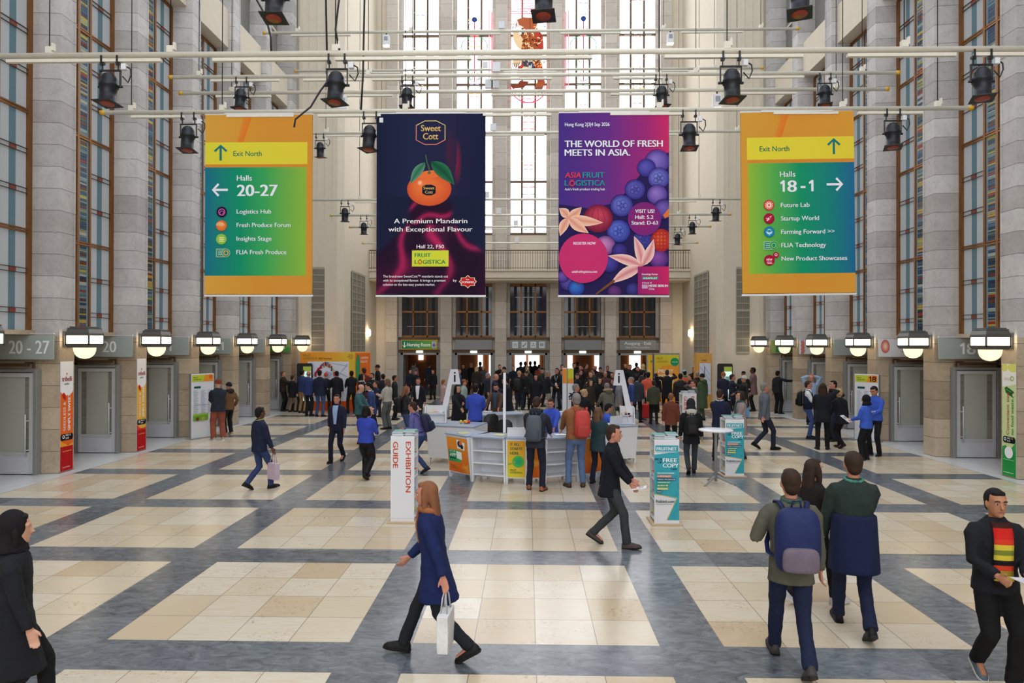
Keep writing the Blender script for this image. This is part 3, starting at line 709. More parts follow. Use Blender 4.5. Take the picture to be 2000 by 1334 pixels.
bar(31,8.23,-8.1,8.1,'lighting bar crossing the foot of the tall windows',((-3,-1),(1,3)),(-.6,),(-5,5))
bar(33,7.79,-8.0,8.0,'farthest and lowest lighting bar above the balcony',(),(-.6,),(-6,6))
def make_spot():
    o=empty('spotlight',(0,0,0))
    b=MB().lathe([(.135,-.62),(.135,-.60),(.125,-.60),(.125,-.36),(.145,-.35),(.145,-.30),(.13,-.29),(.13,-.22),(.10,-.155),(.055,-.12),(.02,-.112)],18)
    b.build('can',plain('spot_black',(34,36,44),.42,.3,.1,12),o)
    MB().lathe([(.0,-.642),(.105,-.640),(.11,-.633),(0,-.632)],18).build('lens',plain('red_gel',(150,50,24),.3),o)
    MB().box(-.165,.165,-.165,.165,-.632,-.622).build('gel_frame',M['black'],o)
    y=MB(); 
    for s_ in (-1,1): y.box(s_*.165-.008,s_*.165+.008,-.02,.02,-.34,-.06); y.cyl((s_*.13,0,-.33),(s_*.2,0,-.33),.022,n=8)
    y.box(-.175,.175,-.02,.02,-.075,-.055)
    y.build('yoke',M['black'],o)
    for s_ in (-1,1):
        c=MB(); c.box(s_*.13-.014,s_*.13+.014,-.05,-.037,.0,.17); c.box(s_*.13-.028,s_*.13+.028,-.037,.03,.03,.068); c.box(s_*.13-.008,s_*.13+.008,-.01,.01,-.06,.02)
        c.build('clamp',M['black'],o)
    MB().box(.19,.27,-.04,.04,-.06,.04).build('connector',M['white'],o,bev=.008)
    MB().tube([(.26,0,.0),(.33,0,-.04),(.34,0,-.14),(.29,0,-.26),(.2,0,-.16)],.012,n=6).build('cable',M['black'],o)
    return o
spot0=make_spot(); first=[True]
def spot(x,Y,z,tilt,label,rz=0):
    o=spot0 if first[0] else copy_tree(spot0); first[0]=False
    o.location=(x,Y,z-.186)
    for ch in o.children:
        if not ch.name.startswith(('clamp','connector')): ch.rotation_euler=(R(tilt),0,R(rz)) if not ch.name.startswith(('yoke','cable')) else (0,0,0); tag(o,label,'spotlight','black theatre spotlights')
SP=[(11,7.61,((-6.89,'black spotlight at far left under the nearest bar'),(-3.17,'spotlight with red lens left of the tall windows, nearest bar'),(3.16,'spotlight right of the tall windows under the nearest bar'),(7.11,'black spotlight at far right under the nearest bar'))),
 (9.6,8.3,((-3.66,'spotlight cut by the top edge, left'),(.14,'spotlight cut by the top edge in front of the bear window'),(3.7,'spotlight cut by the top edge, right'))),
 (14,7.70,((-7.1,'spotlight on the banner bar left of the Halls 20-27 banner'),(-3.32,'spotlight on the banner bar beside the dark mandarin banner'),(3.2,'spotlight on the banner bar beside the purple banner'),(7.3,'spotlight on the banner bar right of the Halls 18-1 banner'))),
 (16.7,9.49,((-7.13,'small spotlight above the left orange banner'),(-3.03,'small spotlight above the dark mandarin banner'),(3.16,'small spotlight above the purple banner'),(7.1,'small spotlight above the right orange banner'))),
 (23.3,10.13,((-7.2,'small spotlight in the gap right of the left orange banner'),)),
 (25.6,8.33,((-6.95,'upper small spotlight between left orange and dark banners'),(6.94,'upper small spotlight between purple and right orange banners'))),
 (29,8.39,((-7.05,'lower small spotlight between left orange and dark banners'),(6.87,'middle small spotlight between purple and right orange banners'))),
 (31,8.23,((6.7,'lowest small spotlight beside the purple banner'),))]
for Y,z,L in SP:
    for x,lb in L: spot(x,Y,z,(-6 if Y<20 else 4),lb,rnd.uniform(-25,25))
def flood(x,Y,z,label,on):
    o=empty('floodlight',(x,Y,z)); tag(o,label,'floodlight','white box floodlights on the bars')
    MB().box(-.11,.11,-.09,.09,-.34,0).build('housing',M['whitemetal'],o,bev=.02)
    MB().box(-.09,.09,-.07,.07,-.36,-.34).build('lens',M['sconce'] if on else M['white'],o)
    MB().cyl((0,0,0),(0,0,.078),.02,n=8).build('clamp',M['black'],o)
    MB().box(-.06,.06,-.095,-.09,-.2,-.06).build('rating_plate',plain('plate_grey',(150,156,170),.5),o)
flood(-4.8,22.7,13.2,'lit white floodlight hanging left of the tall windows',True)
flood(4.63,22.7,13.2,'lit white floodlight hanging right of the tall windows',True)
flood(-4.75,17.2,9.16,'white floodlight below the close bars, left of the windows',False)
flood(4.65,17.2,9.16,'white floodlight below the close bars, right of the windows',True)
flood(-3.85,23.3,11.4-.75,'small lit floodlight over the dark banner',True)
flood(3.7,23.3,11.4-.75,'small lit floodlight over the purple banner',True)
def cable(pts,label,r=.016):
    o=MB().tube(pts,r,n=6).build('cable',M['black']); tag(o,label,'cable','black cables hanging from above')
cable([(-4.6,11,9.0),(-4.55,11,8.6),(-4.35,11,8.25),(-4.26,11,7.9),(-4.25,11,7.66)],'black cable curving down to the nearest bar left of centre')
cable([(-3.4,11,10),(-3.36,11,8.6),(-3.34,11,7.67)],'straight black cable above the red-lens spotlight')
cable([(-3.1,11,10),(-3.12,11,8.7),(-3.2,11,8.0),(-3.14,11,7.67)],'bent black cable above the red-lens spotlight')
cable([(-2.72,11,10),(-2.73,11,8.5),(-2.75,11,7.3),(-2.78,11,6.7)],'long black cable hanging past the nearest bar')
cable([(-3.30,11,7.2),(-3.45,11,7.0),(-3.6,11,6.75),(-3.85,11,6.55),(-3.87,11,6.42)],'black tail cable drooping below the red-lens spotlight')
# wall sconces in the transept corners
for sx in (-1,1):
    o=empty('wall_sconce',(sx*8.42,35.9,3.5)); tag(o,'small glowing wall light on the cream %s side wall'%SIDE[sx],'wall light')
    MB().lathe([(.05,-.18),(.09,-.12),(.1,0),(.09,.12),(.05,.18)],14).build('shade',M['sconce'],o); MB().box(*sorted((0,sx*.1)),-.04,.04,-.05,.05).build('bracket',M['lampmetal'],o)
    for (x0,x1,y0,y1,z0,z1,lb) in ((9.32,9.9,30.97,31.0,2.55,6.36,'front'),(8.47,8.5,32.6,35.2,2.5,6.4,'side')):
        g=empty('vent_grille',(0,0,0)); g['kind']='structure'
        a=MB(); n=21
        a.box(*sorted((sx*x0,sx*x1)),y0,y1,z0,z1)
        a.build('backing',plain('grille_back',(92,88,80),.7),g)
        s_=MB(); front=(lb=='front')
        for k in range(13):
            zz=z0+(z1-z0)*k/12; h=.02 if k%6 else .05
            if front: s_.box(*sorted((sx*x0,sx*x1)),y0-.02,y0,zz-h,zz+h)
            else: s_.box(*sorted((sx*(x0-.02),sx*x0)),y0,y1,zz-h,zz+h)
        m_=14 if front else 24
        for k in range(m_+1):
            ww=.008
            if front:
                xx=sx*(x0+(x1-x0)*k/m_); s_.box(xx-ww,xx+ww,y0-.012,y0,z0,z1)
            else:
                yy=y0+(y1-y0)*k/m_; ww2=.05 if k%8==0 else ww; s_.box(*sorted((sx*(x0-.015),sx*x0)),yy-ww2,yy+ww2,z0,z1)
        s_.build('grille',plain('grille_cream',(168,160,142),.7),g)
# portal signs
def portal(k,label,paint):
    xc=FC[k]; o=empty('portal_sign',(xc,38.0,2.60)); tag(o,label,'sign','signs over the exit doors')
    MB().box(-1.02,1.02,0,.08,0,.55).build('panel',M['greymetal'],o,bev=.01)
    for s_ in (-.925,.925): MB().box(s_-.025,s_+.025,.08,.3,.2,.3).build('bracket',M['bronze_dark'],o)
    if paint:
        a=UpArt((0,-.004,0),(1,0,0),(0,0,1),(0,-1,0),.003); paint(a); put(a,o,'lettering')
    e=MB().box(xc-.18,xc+.18,38.05,38.12,2.43,2.54).build('exit_light',M['exitlight']); tag(e,'small lit white box under the sign of the %s exit door from left'%['first','second','third','fourth','fifth'][k],'emergency light','emergency lights over the exits')
def nurs(a):
    a.rect(-1.02,0,1.02,.55,(214,158,60)); a.rect(-.98,.04,.98,.51,(0,130,110),(120,180,70))
    a.text('Nursing Room',-.68,.18,.2,1.3,(255,255,255),.02); a.line([(-.83,.42),(-.83,.14)],.04,(255,255,255)); a.line([(-.93,.24),(-.83,.13),(-.73,.24)],.04,(255,255,255))
    a.rect(.7,.1,.94,.45,(200,190,225)); a.disk(.82,.24,.08,(120,100,170)); a.disk(.82,.36,.035,(120,100,170))
portal(0,'green Nursing Room sign over the first exit door from left',nurs)
portal(1,'blank grey sign over the second exit door from left',None)
def pict(a):
    for q,u in enumerate((-.72,-.22,.28,.76)):
        a.rect(u-.16,.1,u+.16,.46,(222,226,230))
        c=(90,96,100)
        if q==0: a.line([(u-.1,.26),(u,.36),(u+.1,.26)],.025,c); a.line([(u-.08,.2),(u,.28),(u+.08,.2)],.02,c)
        if q==1: a.line([(u-.1,.22),(u,.24),(u+.1,.4)],.035,c); a.disk(u-.05,.2,.03,c)
        if q==2: a.line([(u-.1,.22),(u,.28),(u+.1,.22)],.03,c); a.disk(u,.36,.03,c)
        if q==3:
            for s_ in (-.05,.05): a.disk(u+s_,.38,.025,c); a.rect(u+s_-.025,.2,u+s_+.025,.35,c)
portal(2,'grey sign with four white pictograms over the middle exit door',pict)
portal(3,'blank grey sign over the fourth exit door from left',None)
portal(4,'grey Ausgang Exit sign over the fifth exit door',lambda a:(a.text('Ausgang · Exit',-.74,.3,.16,1.48,(240,242,244),.015),a.text('Nord·Masurenallee',-.66,.1,.11,1.3,(220,224,226),.005)))
# ------------------------------------------------------------------ the four large hanging banners
def banner(px0,px1,py0,py1,x0,x1,z0,z1,label,base,tilt=0):
    """px/py: extent of the art's own units; x/z: extent in metres"""
    o=empty('hanging_banner',((x0+x1)/2,14.0,z1)); tag(o,label,'banner','large banners hung from the lighting bar')
    W=x1-x0; Hh=z1-z0
    m=MB(); nx,nz=24,10; vs=[]
    for j in range(nz+1):
        for i in range(nx+1):
            u=i/nx; v=j/nz; vs.append((-W/2+W*u, .012*math.sin(6.3*u*1.5+1)*math.sin(3.1*v), -Hh*v))
    fs=[(j*(nx+1)+i,(j+1)*(nx+1)+i,(j+1)*(nx+1)+i+1,j*(nx+1)+i+1) for j in range(nz) for i in range(nx)]
    m.add(vs,fs,0,None,True)
    p=m.build('fabric',base,o); s_=p.modifiers.new('thickness','SOLIDIFY'); s_.thickness=.004; s_.offset=-1
    MB().box(-W/2,W/2,-.015,.015,-.02,.03).box(-W*.32,W*.32,-.03,-.015,-.01,.03).build('top_bar',M['whitemetal'],o)
    MB().box(-W/2-.01,W/2+.01,-.015,.015,-Hh-.04,-Hh).build('bottom_bar',M['whitemetal'],o,bev=.004)
    for s_ in (-1,1): MB().cyl((s_*W*.4,0,.02),(s_*W*.4,0,.06+7.70-.045-z1 if z1<7.6 else .05),.01,n=6).build('hook',M['steel'],o)
    du=(W/(px1-px0),0,0); dv=(0,0,-Hh/(py1-py0))
    a=Art((-W/2-du[0]*px0,-.02,-dv[2]*py0),du,dv,(0,-1,0),.0012)
    o.rotation_euler=(0,tilt,0); a.clip=(px0+.6,py0+1,px1-.6,py1-1)
    return o,a
OR=plain('banner_orange',(216,154,56),.7,0,.05,1.5); NAVY=plain('banner_navy',(26,32,64),.8,0,.15,1.2,.15); PURP=plain('banner_purple',(84,50,136),.6,0,.05,1.2)
TEAL=(24,118,124); INK=(236,240,250)
def arrow(a,u,v,L,ang,c,w_=4):
    d=Vector((math.cos(ang),math.sin(ang))); n=Vector((-d.y,d.x)); p=Vector((u,v)); t=p+d*L/2
    a.line([tuple(p-d*L/2),tuple(t-d*2)],w_,c); a.line([tuple(t-d*L*.38+n*L*.40),tuple(t),tuple(t-d*L*.38-n*L*.40)],w_,c)
def orange_streak(a,x,y0):
    a.poly([(x,y0),(x+16,y0),(x-2,y0+52),(x-14,y0+52)],[(222,140,50),(224,122,42),(224,116,42),(220,140,52)])
# 1
o,a=banner(401,611,224,577,-6.75,-4.51,3.92,7.645,'orange and green banner reading Exit North, Halls 20-27',OR)
a.rect(401,224,500,578,(218,164,66),(216,148,54)); a.rect(500,224,611,578,(216,148,54),(212,146,56)); orange_streak(a,478,226)
a.rect(401,279,601,322,(224,216,60),(226,208,60)); a.rect(401,322,599,328,(216,140,50))
a.rect(401,328,425,540,(26,112,140),(26,128,128)); a.rect(425,328,470,540,(26,128,128),(14,146,106)); a.rect(470,328,520,540,(14,146,106),(60,168,90)); a.rect(520,328,599,540,(60,168,90),(140,186,62))
arrow(a,432,300,29,-math.pi/2,TEAL,4.5); a.text('Exit North',457,306,10,55,(16,112,92),.015)
a.text('Halls',464,354,10.5,29,INK,.012); a.text('20-27',465,384,22,78,INK,.035); arrow(a,432,372,29,math.pi,INK,4.5)
for t_,v,wd in (('Logistics Hub',418.5,67),('Fresh Produce Forum',445,105),('Insights Stage',471.5,68),('FLIA Fresh Produce',498,97)): a.text(t_,464,v,8.4,wd,INK,.014)
a.disk(435,415.5,10.5,(36,18,50)); a.ring(435,415.5,6,1.3,(230,110,200)); a.line([(431,418),(434,413),(439,415),(437,420)],1.2,(230,110,200))
a.disk(434.5,442,10.5,(244,150,60),(222,100,50)); [a.ring(432,444,r_,1.2,(250,215,170),200,340) for r_ in (3,5.5,8)]
a.disk(434.5,468.5,10.5,(190,210,70),(120,190,80)); [a.rect(430,y_,440,y_+1.4,(230,240,190)) for y_ in (465,468.5,472)]
a.rect(424,487,443,504,(150,190,150)); a.rect(426,489,441,502,(30,130,130)); [a.rect(428,y_,438,y_+1.6,(180,215,190)) for y_ in (491,494.5,498)]
a.disk(443.5,495.5,8.5,(150,190,150)); a.disk(443.5,495.5,7,(30,130,120)); a.ring(443.5,495.5,4.2,1.6,(240,190,70))
put(a,o,'printed_artwork')
# 4
o,a=banner(1446,1668,220,574,4.235,6.515,3.95,7.645,'orange and green banner reading Exit North, Halls 18-1',OR,-.012)
a.rect(1446,220,1560,575,(214,156,58),(216,148,54)); a.rect(1560,220,1668,575,(216,148,54),(218,154,56)); orange_streak(a,1526,222)
a.rect(1458,270,1668,313,(228,214,60),(228,208,60)); a.rect(1458,314,1668,319,(216,140,50))
a.rect(1460,320,1510,535,(146,190,58),(86,174,80)); a.rect(1510,320,1560,535,(86,174,80),(20,150,104)); a.rect(1560,320,1630,535,(20,150,104),(24,126,130)); a.rect(1630,320,1668,535,(24,126,130),(34,104,150))
a.text('Exit North',1483,297,10,58,(16,112,92),.015); arrow(a,1628,290,29,-math.pi/2,TEAL,4.5)
a.text('Halls',1522,347,10.5,30,INK,.012); a.one(1522,376,22,INK); a.text('8',1537,376.3,22,17,INK,.03); a.rect(1562,365.5,1571.5,369.5,INK); a.one(1578,376,22,INK); arrow(a,1628,363,30,0,INK,4.5)
for t_,v,wd in (('Future Lab',406,56),('Startup World',432,74),('Farming Forward >>',458,104),('FLIA Technology',484,87),('New Product Showcases',510,128)): a.text(t_,1523,v,8.4,wd,INK,.014)
a.disk(1499.5,402,10.5,(240,110,70),(206,40,60)); [a.line([(1499.5+3*math.cos(t),402+3*math.sin(t)),(1499.5+8*math.cos(t),402+8*math.sin(t))],1.5,(250,220,200)) for t in [k*.524 for k in range(12)]]; a.ring(1499.5,402,3.2,1.8,(250,230,220))
a.disk(1499.5,428,10.5,(190,24,70),(150,14,56)); a.poly([(1494,432),(1498,426),(1505,422),(1501,429),(1496,433)],(245,200,210)); a.disk(1500.5,426.5,1.5,(170,20,60)); a.line([(1493,428),(1496,427)],1.4,(245,200,210))
a.disk(1499.5,454,10.5,(40,150,190),(20,120,165)); a.line([(1499.5,461),(1499.5,455)],1.4,(190,230,240)); a.leaf(1499.5,458,1493,453,2,(190,230,240),(190,230,240)); a.leaf(1499.5,458,1506,453,2,(190,230,240),(190,230,240)); a.ring(1499.5,453,4,1.2,(190,230,240),210,330)
a.rect(1488,472,1508,488.5,(150,200,150)); a.rect(1490,474,1506,486.5,(30,140,130)); [a.rect(1492,y_,1501,y_+1.6,(180,215,190)) for y_ in (476,479.5,483)]; a.disk(1508,480,8.5,(130,190,110)); a.disk(1508,480,7,(20,140,100)); a.ring(1508,480,4.2,1.6,(150,215,120))
a.disk(1512,499,6,(176,16,60)); a.disk(1499,509,10.5,(190,24,66),(160,14,56)); a.text('NEW',1493.5,510,4.5,11,(250,225,230),.02); a.ring(1512,498.5,2.2,1,(250,225,230)); [a.rect(1494,y_,1504,y_+1,(250,225,230)) for y_ in (512,514.5)]
put(a,o,'printed_artwork')
# 2
o,a=banner(736,948,222,577,-3.19,-.945,3.915,7.645,'dark navy banner with a mandarin on red satin',NAVY)
a.rect(736,222,800,577,(22,30,60),(30,38,72)); a.rect(800,222,890,577,(30,38,72),(36,34,70)); a.rect(890,222,948,577,(32,32,66),(20,28,60))
a.disk(893,318,9,(120,30,64),(36,34,68),46); a.disk(880,300,12,(70,30,62),(34,36,70),50)
def satin(u,v):
    du=u-842; dv=v-372; th=math.atan2(du,dv); r=math.hypot(du,dv)
    half=46+max(0,v-436)*1.05 if v>400 else 46+(v-400)*.5
    m_=max(0,min(1,(half-abs(du))/10)); m_*=max(0,min(1,(v-391+.00*du)/8)); m_*=1-.75*max(0,min(1,(abs(du)-48)/70))*max(0,min(1,(500-v)/70)) if v<500 else 1
    f=.5+.5*math.sin(11*th+1.6*math.sin(v*.045)+.9*math.sin(u*.06+v*.02)); f2=.5+.5*math.sin(5*th-2.1+.03*r)
    if v<440: f=.5+.5*math.sin(.16*v+.07*u+1.5*math.sin(u*.07)); f2=.4
    q=f**5*.85+f2**3*.22; fade=1-.45*max(0,min(1,(v-500)/80))
    a_=(34,12,40); b_=(186,36,92); bg=(24,30,60)
    c=[a_[k]+(b_[k]-a_[k])*min(1,q)*fade for k in range(3)]
    return tuple(bg[k]+(c[k]-bg[k])*m_ for k in range(3))
a.grid(736.6,384,947.4,576,70,64,satin)
a.disk(839,370,43,(246,128,66),(214,84,44),33,hl=(-.3,-.3)); a.poly([(812,347),(830,335),(850,333),(864,344),(838,350)],(240,116,58)); a.disk(821,358,5,(255,200,170),(246,140,84),5)
a.leaf(831,318,802,360,9,(40,110,78),(100,150,130),2); a.leaf(842,316,888,362,13,(16,78,56),(46,116,80),-3)
a.line([(832,303),(834,316),(839,330),(839,340)],2,(70,110,70)); a.disk(839,338,3,(80,110,60))
def hexa(u,v,wd,ht): return [(u-wd,v-ht*.62),(u-wd*.4,v-ht),(u+wd*.4,v-ht),(u+wd,v-ht*.62),(u+wd,v+ht*.62),(u+wd*.4,v+ht),(u-wd*.4,v+ht),(u-wd,v+ht*.62)]
GO=(226,190,110); PK=(224,130,110)
h_=hexa(841.5,260,28,23); a.line(h_[:5]+[h_[4]],1.6,(222,200,130)); a.line(h_[4:]+[h_[0]],1.6,PK)
a.text('Sweet',823,257,12,38,GO,.02); a.text('Cott',827,273,12,29,GO,.02)
h_=hexa(838.5,372,13,10.5); a.poly(h_,(20,26,44)); a.text('Sweet',828,371,5.5,21,GO,.02); a.text('Cott',831,379,5.5,15,GO,.02)
a.text('A Premium Mandarin',771,437,9,142,(250,246,250),.016); a.text('with Exceptional Flavour',760,453,9,163,(250,246,250),.016)
a.text('Hall 22, F50',815,486,7,53,(244,240,246),.012)
a.rect(806,490,877,521.5,(214,220,60)); a.text('FRUIT',811.5,503,7.5,31,(0,128,84),.03); a.text('L',811.5,516,7.5,5,(0,128,84),.03); a.text('GISTICA',827,516,7.5,44,(0,128,84),.03); a.ring(821.5,512.5,3.4,1.5,(210,60,50)); a.line([(820,507.5),(821.5,509.5),(823.5,507)],1.2,(0,128,84))
for t_,v,wd in (('The brand-new SweetCott™ mandarin stands out',543,126),('with its exceptional flavour. It brings a premium',551,121),('solution to the late easy peelers market.',559,101)): a.text(t_,750,v,4.8,wd,(244,240,246),.008)
a.text('by',886,551,4.8,7,(244,240,246),.008)
st=[(897,551),(901,547),(901,543),(909,543),(914.5,538),(920,543),(928,543),(928,547),(932,551),(928,555),(928,559),(920,559),(914.5,564),(909,559),(901,559),(901,555)]
a.poly(st,(240,220,190)); a.poly([(914.5+(u-914.5)*.9,551+(v-551)*.88) for u,v in st],(200,36,40)); a.text('les',911,548,3,6,(255,255,255),.01); a.text('DOMAINES',902.5,554,4,24,(255,255,255),.02)
put(a,o,'printed_artwork')
# 3
o,a=banner(1091,1306,222,576,.55,2.795,3.915,7.645,'purple banner reading The World of Fresh with painted berries',PURP)
a.rect(1091,222,1190,576,(70,48,136),(104,48,136)); a.rect(1190,222,1262,576,(104,48,136),(160,42,122)); a.rect(1262,222,1306,576,(160,42,122),(206,44,104))
DB=(38,30,84)
a.poly([(1306,300),(1270,312),(1248,345),(1222,378),(1190,400),(1150,408),(1091,400),(1091,576),(1306,576)],DB)
def berry(u,v,r,c=(120,130,214),c2=(52,44,130),star=True):
    a.disk(u,v,r,c,c2,r*.95,hl=(-.2,-.25))
    if star:
        for k in range(5): a.ring(u+r*.3*math.cos(k*1.257),v+r*.3*math.sin(k*1.257),r*.22,.8,(48,40,112))
        a.ring(u,v,r*.2,.8,(48,40,112))
    a.ring(u,v,r,.7,(30,24,70))
for u,v,r,c,c2,s_ in ((1283,318,24,(140,120,206),(70,50,140),0),(1262,330,18,(96,90,190),(50,44,130),0),(1286,350,21,(130,136,222),(60,52,146),1),(1240,372,20,(108,104,200),(50,44,130),1),(1283,382,20,(150,120,206),(72,50,140),0),(1214,403,22,(116,126,216),(52,46,136),1),(1208,452,23,(100,124,220),(44,46,140),1),(1296,410,20,(120,96,186),(54,40,116),0),(1182,480,20,(206,140,196),(100,54,130),0),(1210,490,15,(70,60,150),(40,34,96),0),(1256,468,20,(80,84,180),(40,40,110),1),(1190,515,18,(80,76,170),(44,36,110),0),(1110,552,16,(96,84,170),(50,40,110),0),(1100,540,12,(120,90,180),(56,40,120),0),(1126,562,16,(60,120,206),(34,50,140),0),(1236,565,14,(70,66,150),(40,34,90),0),(1200,570,14,(110,60,130),(60,30,90),0),(1286,506,19,(140,80,170),(66,36,110),0)): berry(u,v,r,c,c2,s_)
a.disk(1168,428,29,(206,70,96),(110,20,56),27,hl=(.1,-.4)); [a.line([(1168,402),(1168+k*9,412),(1168+k*13,430),(1168+k*9,448)],.9,(130,30,60)) for k in (-2,-1,0,1,2)]
a.disk(1291,470,20,(232,96,60),(170,30,40),22,hl=(-.2,-.2)); [a.ring(1291+d_*7,470+e_*7,3.6,.8,(150,24,34)) for d_ in (-2,-1,0,1) for e_ in (-2,-1,0,1,2)]
PE=(250,206,180); PD=(226,150,130)
for u1,v1,wd in ((1092,408,9),(1136,406,9),(1178,436,10),(1150,456,10),(1094,462,9)): a.leaf(1110,426,u1,v1,wd,PD,PE,2)
PW=(250,214,204)
for u1,v1,wd in ((1238,462,10),(1276,468,10),(1187,500,10),(1192,554,11)): a.leaf(1254,520,u1,v1,wd,(214,130,136),PW,3)
a.line([(1164,576),(1186,558),(1200,548)],5,(120,74,50)); a.line([(1126,556),(1140,546)],2,(120,74,50)); a.poly([(1091,500),(1100,484),(1116,462),(1108,484),(1096,510)],(226,110,60)); a.poly([(1294,422),(1306,408),(1306,424),(1298,428)],(230,120,60))
a.text('Hong Kong 2|3|4 Sep 2026',1103,249,6.8,87,INK,.014)
a.text('THE WORLD OF FRESH',1103,289.5,12.5,190,INK,.032); a.text('MEETS IN ASIA.',1103,306.5,12.5,127,INK,.032)
RD=(226,66,78); TL=(40,150,156)
a.text('ASIA',1103,349,10.5,31,RD,.02,italic=.15); a.text('FRUIT',1138,349,10.5,42,TL,.025); a.text('L',1103,364.5,10.5,7,TL,.025); a.text('GISTICA',1124,364.5,10.5,57,TL,.025); a.ring(1117,360,4.6,2,RD); a.line([(1114.5,352.5),(1117,355.5),(1119.5,352)],1.4,RD)
a.text("Asia's fresh produce trading hub",1103,373.5,4.6,78,INK,.01)
a.disk(1258,429,32.5,(150,36,110),(120,40,124)); a.text('VISIT US!',1240,417.5,7,37,INK,.025); a.text('Hall: 5.2',1240,429,7,35,INK,.02); a.text('Stand: D-63',1233,440,7,51,INK,.02)
a.disk(1139.5,505,48,(206,52,112),(200,50,112)); a.text('REGISTER NOW',1120,478.5,5,43,INK,.02); a.text('asiafruitlogistica.com',1117,533,4.6,49,INK,.015)
a.rect(1245,521,1306,576,(150,36,110),(206,40,104)); a.text('Knowledge Partner',1253,537.5,3.4,31,INK,.012); a.rect(1253,540.5,1285,546,(40,140,110)); a.text('ASIAFRUIT',1255,545.3,3.6,28,INK,.02); a.text('A brand of',1253,554,3.2,19,INK,.012)
[a.rect(1253,556+k*1.6,1264,556.9+k*1.6,(230,210,240)) for k in range(5)]; a.text('MESSE BERLIN',1266,560.5,4.6,37,INK,.03); a.text('China',1266,565.8,3.6,11,INK,.005)
put(a,o,'printed_artwork')
# ------------------------------------------------------------------ magazine stands
def each(name, mat, parent, *boxes, bev=0):
    for b in boxes: MB().box(*b).build(name, mat, parent, bev=bev)
MAGC=[plain('mag_teal',(64,150,150),.4),plain('mag_white',(222,226,230),.4),plain('mag_green',(40,120,100),.4),plain('mag_orange',(214,110,60),.4),plain('mag_grey',(150,160,176),.4),plain('mag_yellow',(206,196,70),.4)]
def magazine(x,y,z,w_,d_,th,mi,label,group,rz=0,ry=0):
    o=empty('magazine',(x,y,z)); o.rotation_euler=(0,ry,rz); tag(o,label,'magazine',group)
    MB().box(-w_/2,w_/2,-d_/2,d_/2,0,th).build('pages',M['white'],o)
    MB().box(-w_/2-.002,w_/2+.002,-d_/2-.002,d_/2+.002,th,th+.003).build('cover',MAGC[mi],o)
def stand(x,y,w_,d_,h,op,label,short,paint):
    """free-standing rack: printed front, shelves open on side op"""
    o=empty('magazine_stand',(x,y,0)); tag(o,label,'display stand','printed magazine stands')
    MB().box(-w_/2-.05,w_/2+.05,-.06,d_+.05,0,.025).build('base_board',M['oak'],o,bev=.004)
    MB().box(-w_/2,w_/2,0,.018,.025,h).build('front_panel',M['white'],o)
    MB().box(-w_/2,w_/2,d_-.018,d_,.025,h).build('back_panel',M['white'],o)
    sxx=-op*(w_/2); MB().box(*sorted((sxx,sxx+op*.018)),.018,d_-.018,.025,h).build('side_panel',M['white'],o)
    for k in range(5):
        z=.06+k*(h-.10)/4; MB().box(*sorted((sxx+op*.018,-sxx-op*.004)),.018,d_-.018,z,z+.018).build('shelf',M['white'],o)
    for k in range(4):
        z=.06+k*(h-.10)/4+.018
        for q in range(4): magazine(x+op*(w_/2-.13),y+d_/2+rnd.uniform(-.03,.03),z+q*.026,.23,.30,.022,(1,3,2,5,0,4)[(k*2+q)%6],'magazine on an open side shelf of the '+short,'shelf magazines in the '+short,rnd.uniform(-.15,.15))
    for s_,n in ((-1,4),(1,5)):
        for q in range(n): magazine(x+s_*w_*.25+rnd.uniform(-.02,.02),y+d_/2+rnd.uniform(-.02,.03),h+q*.017,.18,.27,.012,(1,0,2,0,0)[q],'magazine in the %s stack on top of the %s'%('left' if s_<0 else 'right',short),'magazines on top of the '+short,rnd.uniform(-.2,.2))
    a=UpArt((-w_/2,-.002,0),(1,0,0),(0,0,1),(0,-1,0),.0015); paint(a,w_,h); put(a,o,'lettering')
def guide(a,w_,h):
    c=(206,72,30)
    a.text('EXHIBITION',w_*.64,h*.935,.085*w_/.4,h*.58,c,.02,'l',-math.pi/2); a.text('GUIDE',w_*.10,h*.935,.085*w_/.4,h*.30,c,.02,'l',-math.pi/2)
    a.rect(0,.075,w_,.078,(170,174,180))
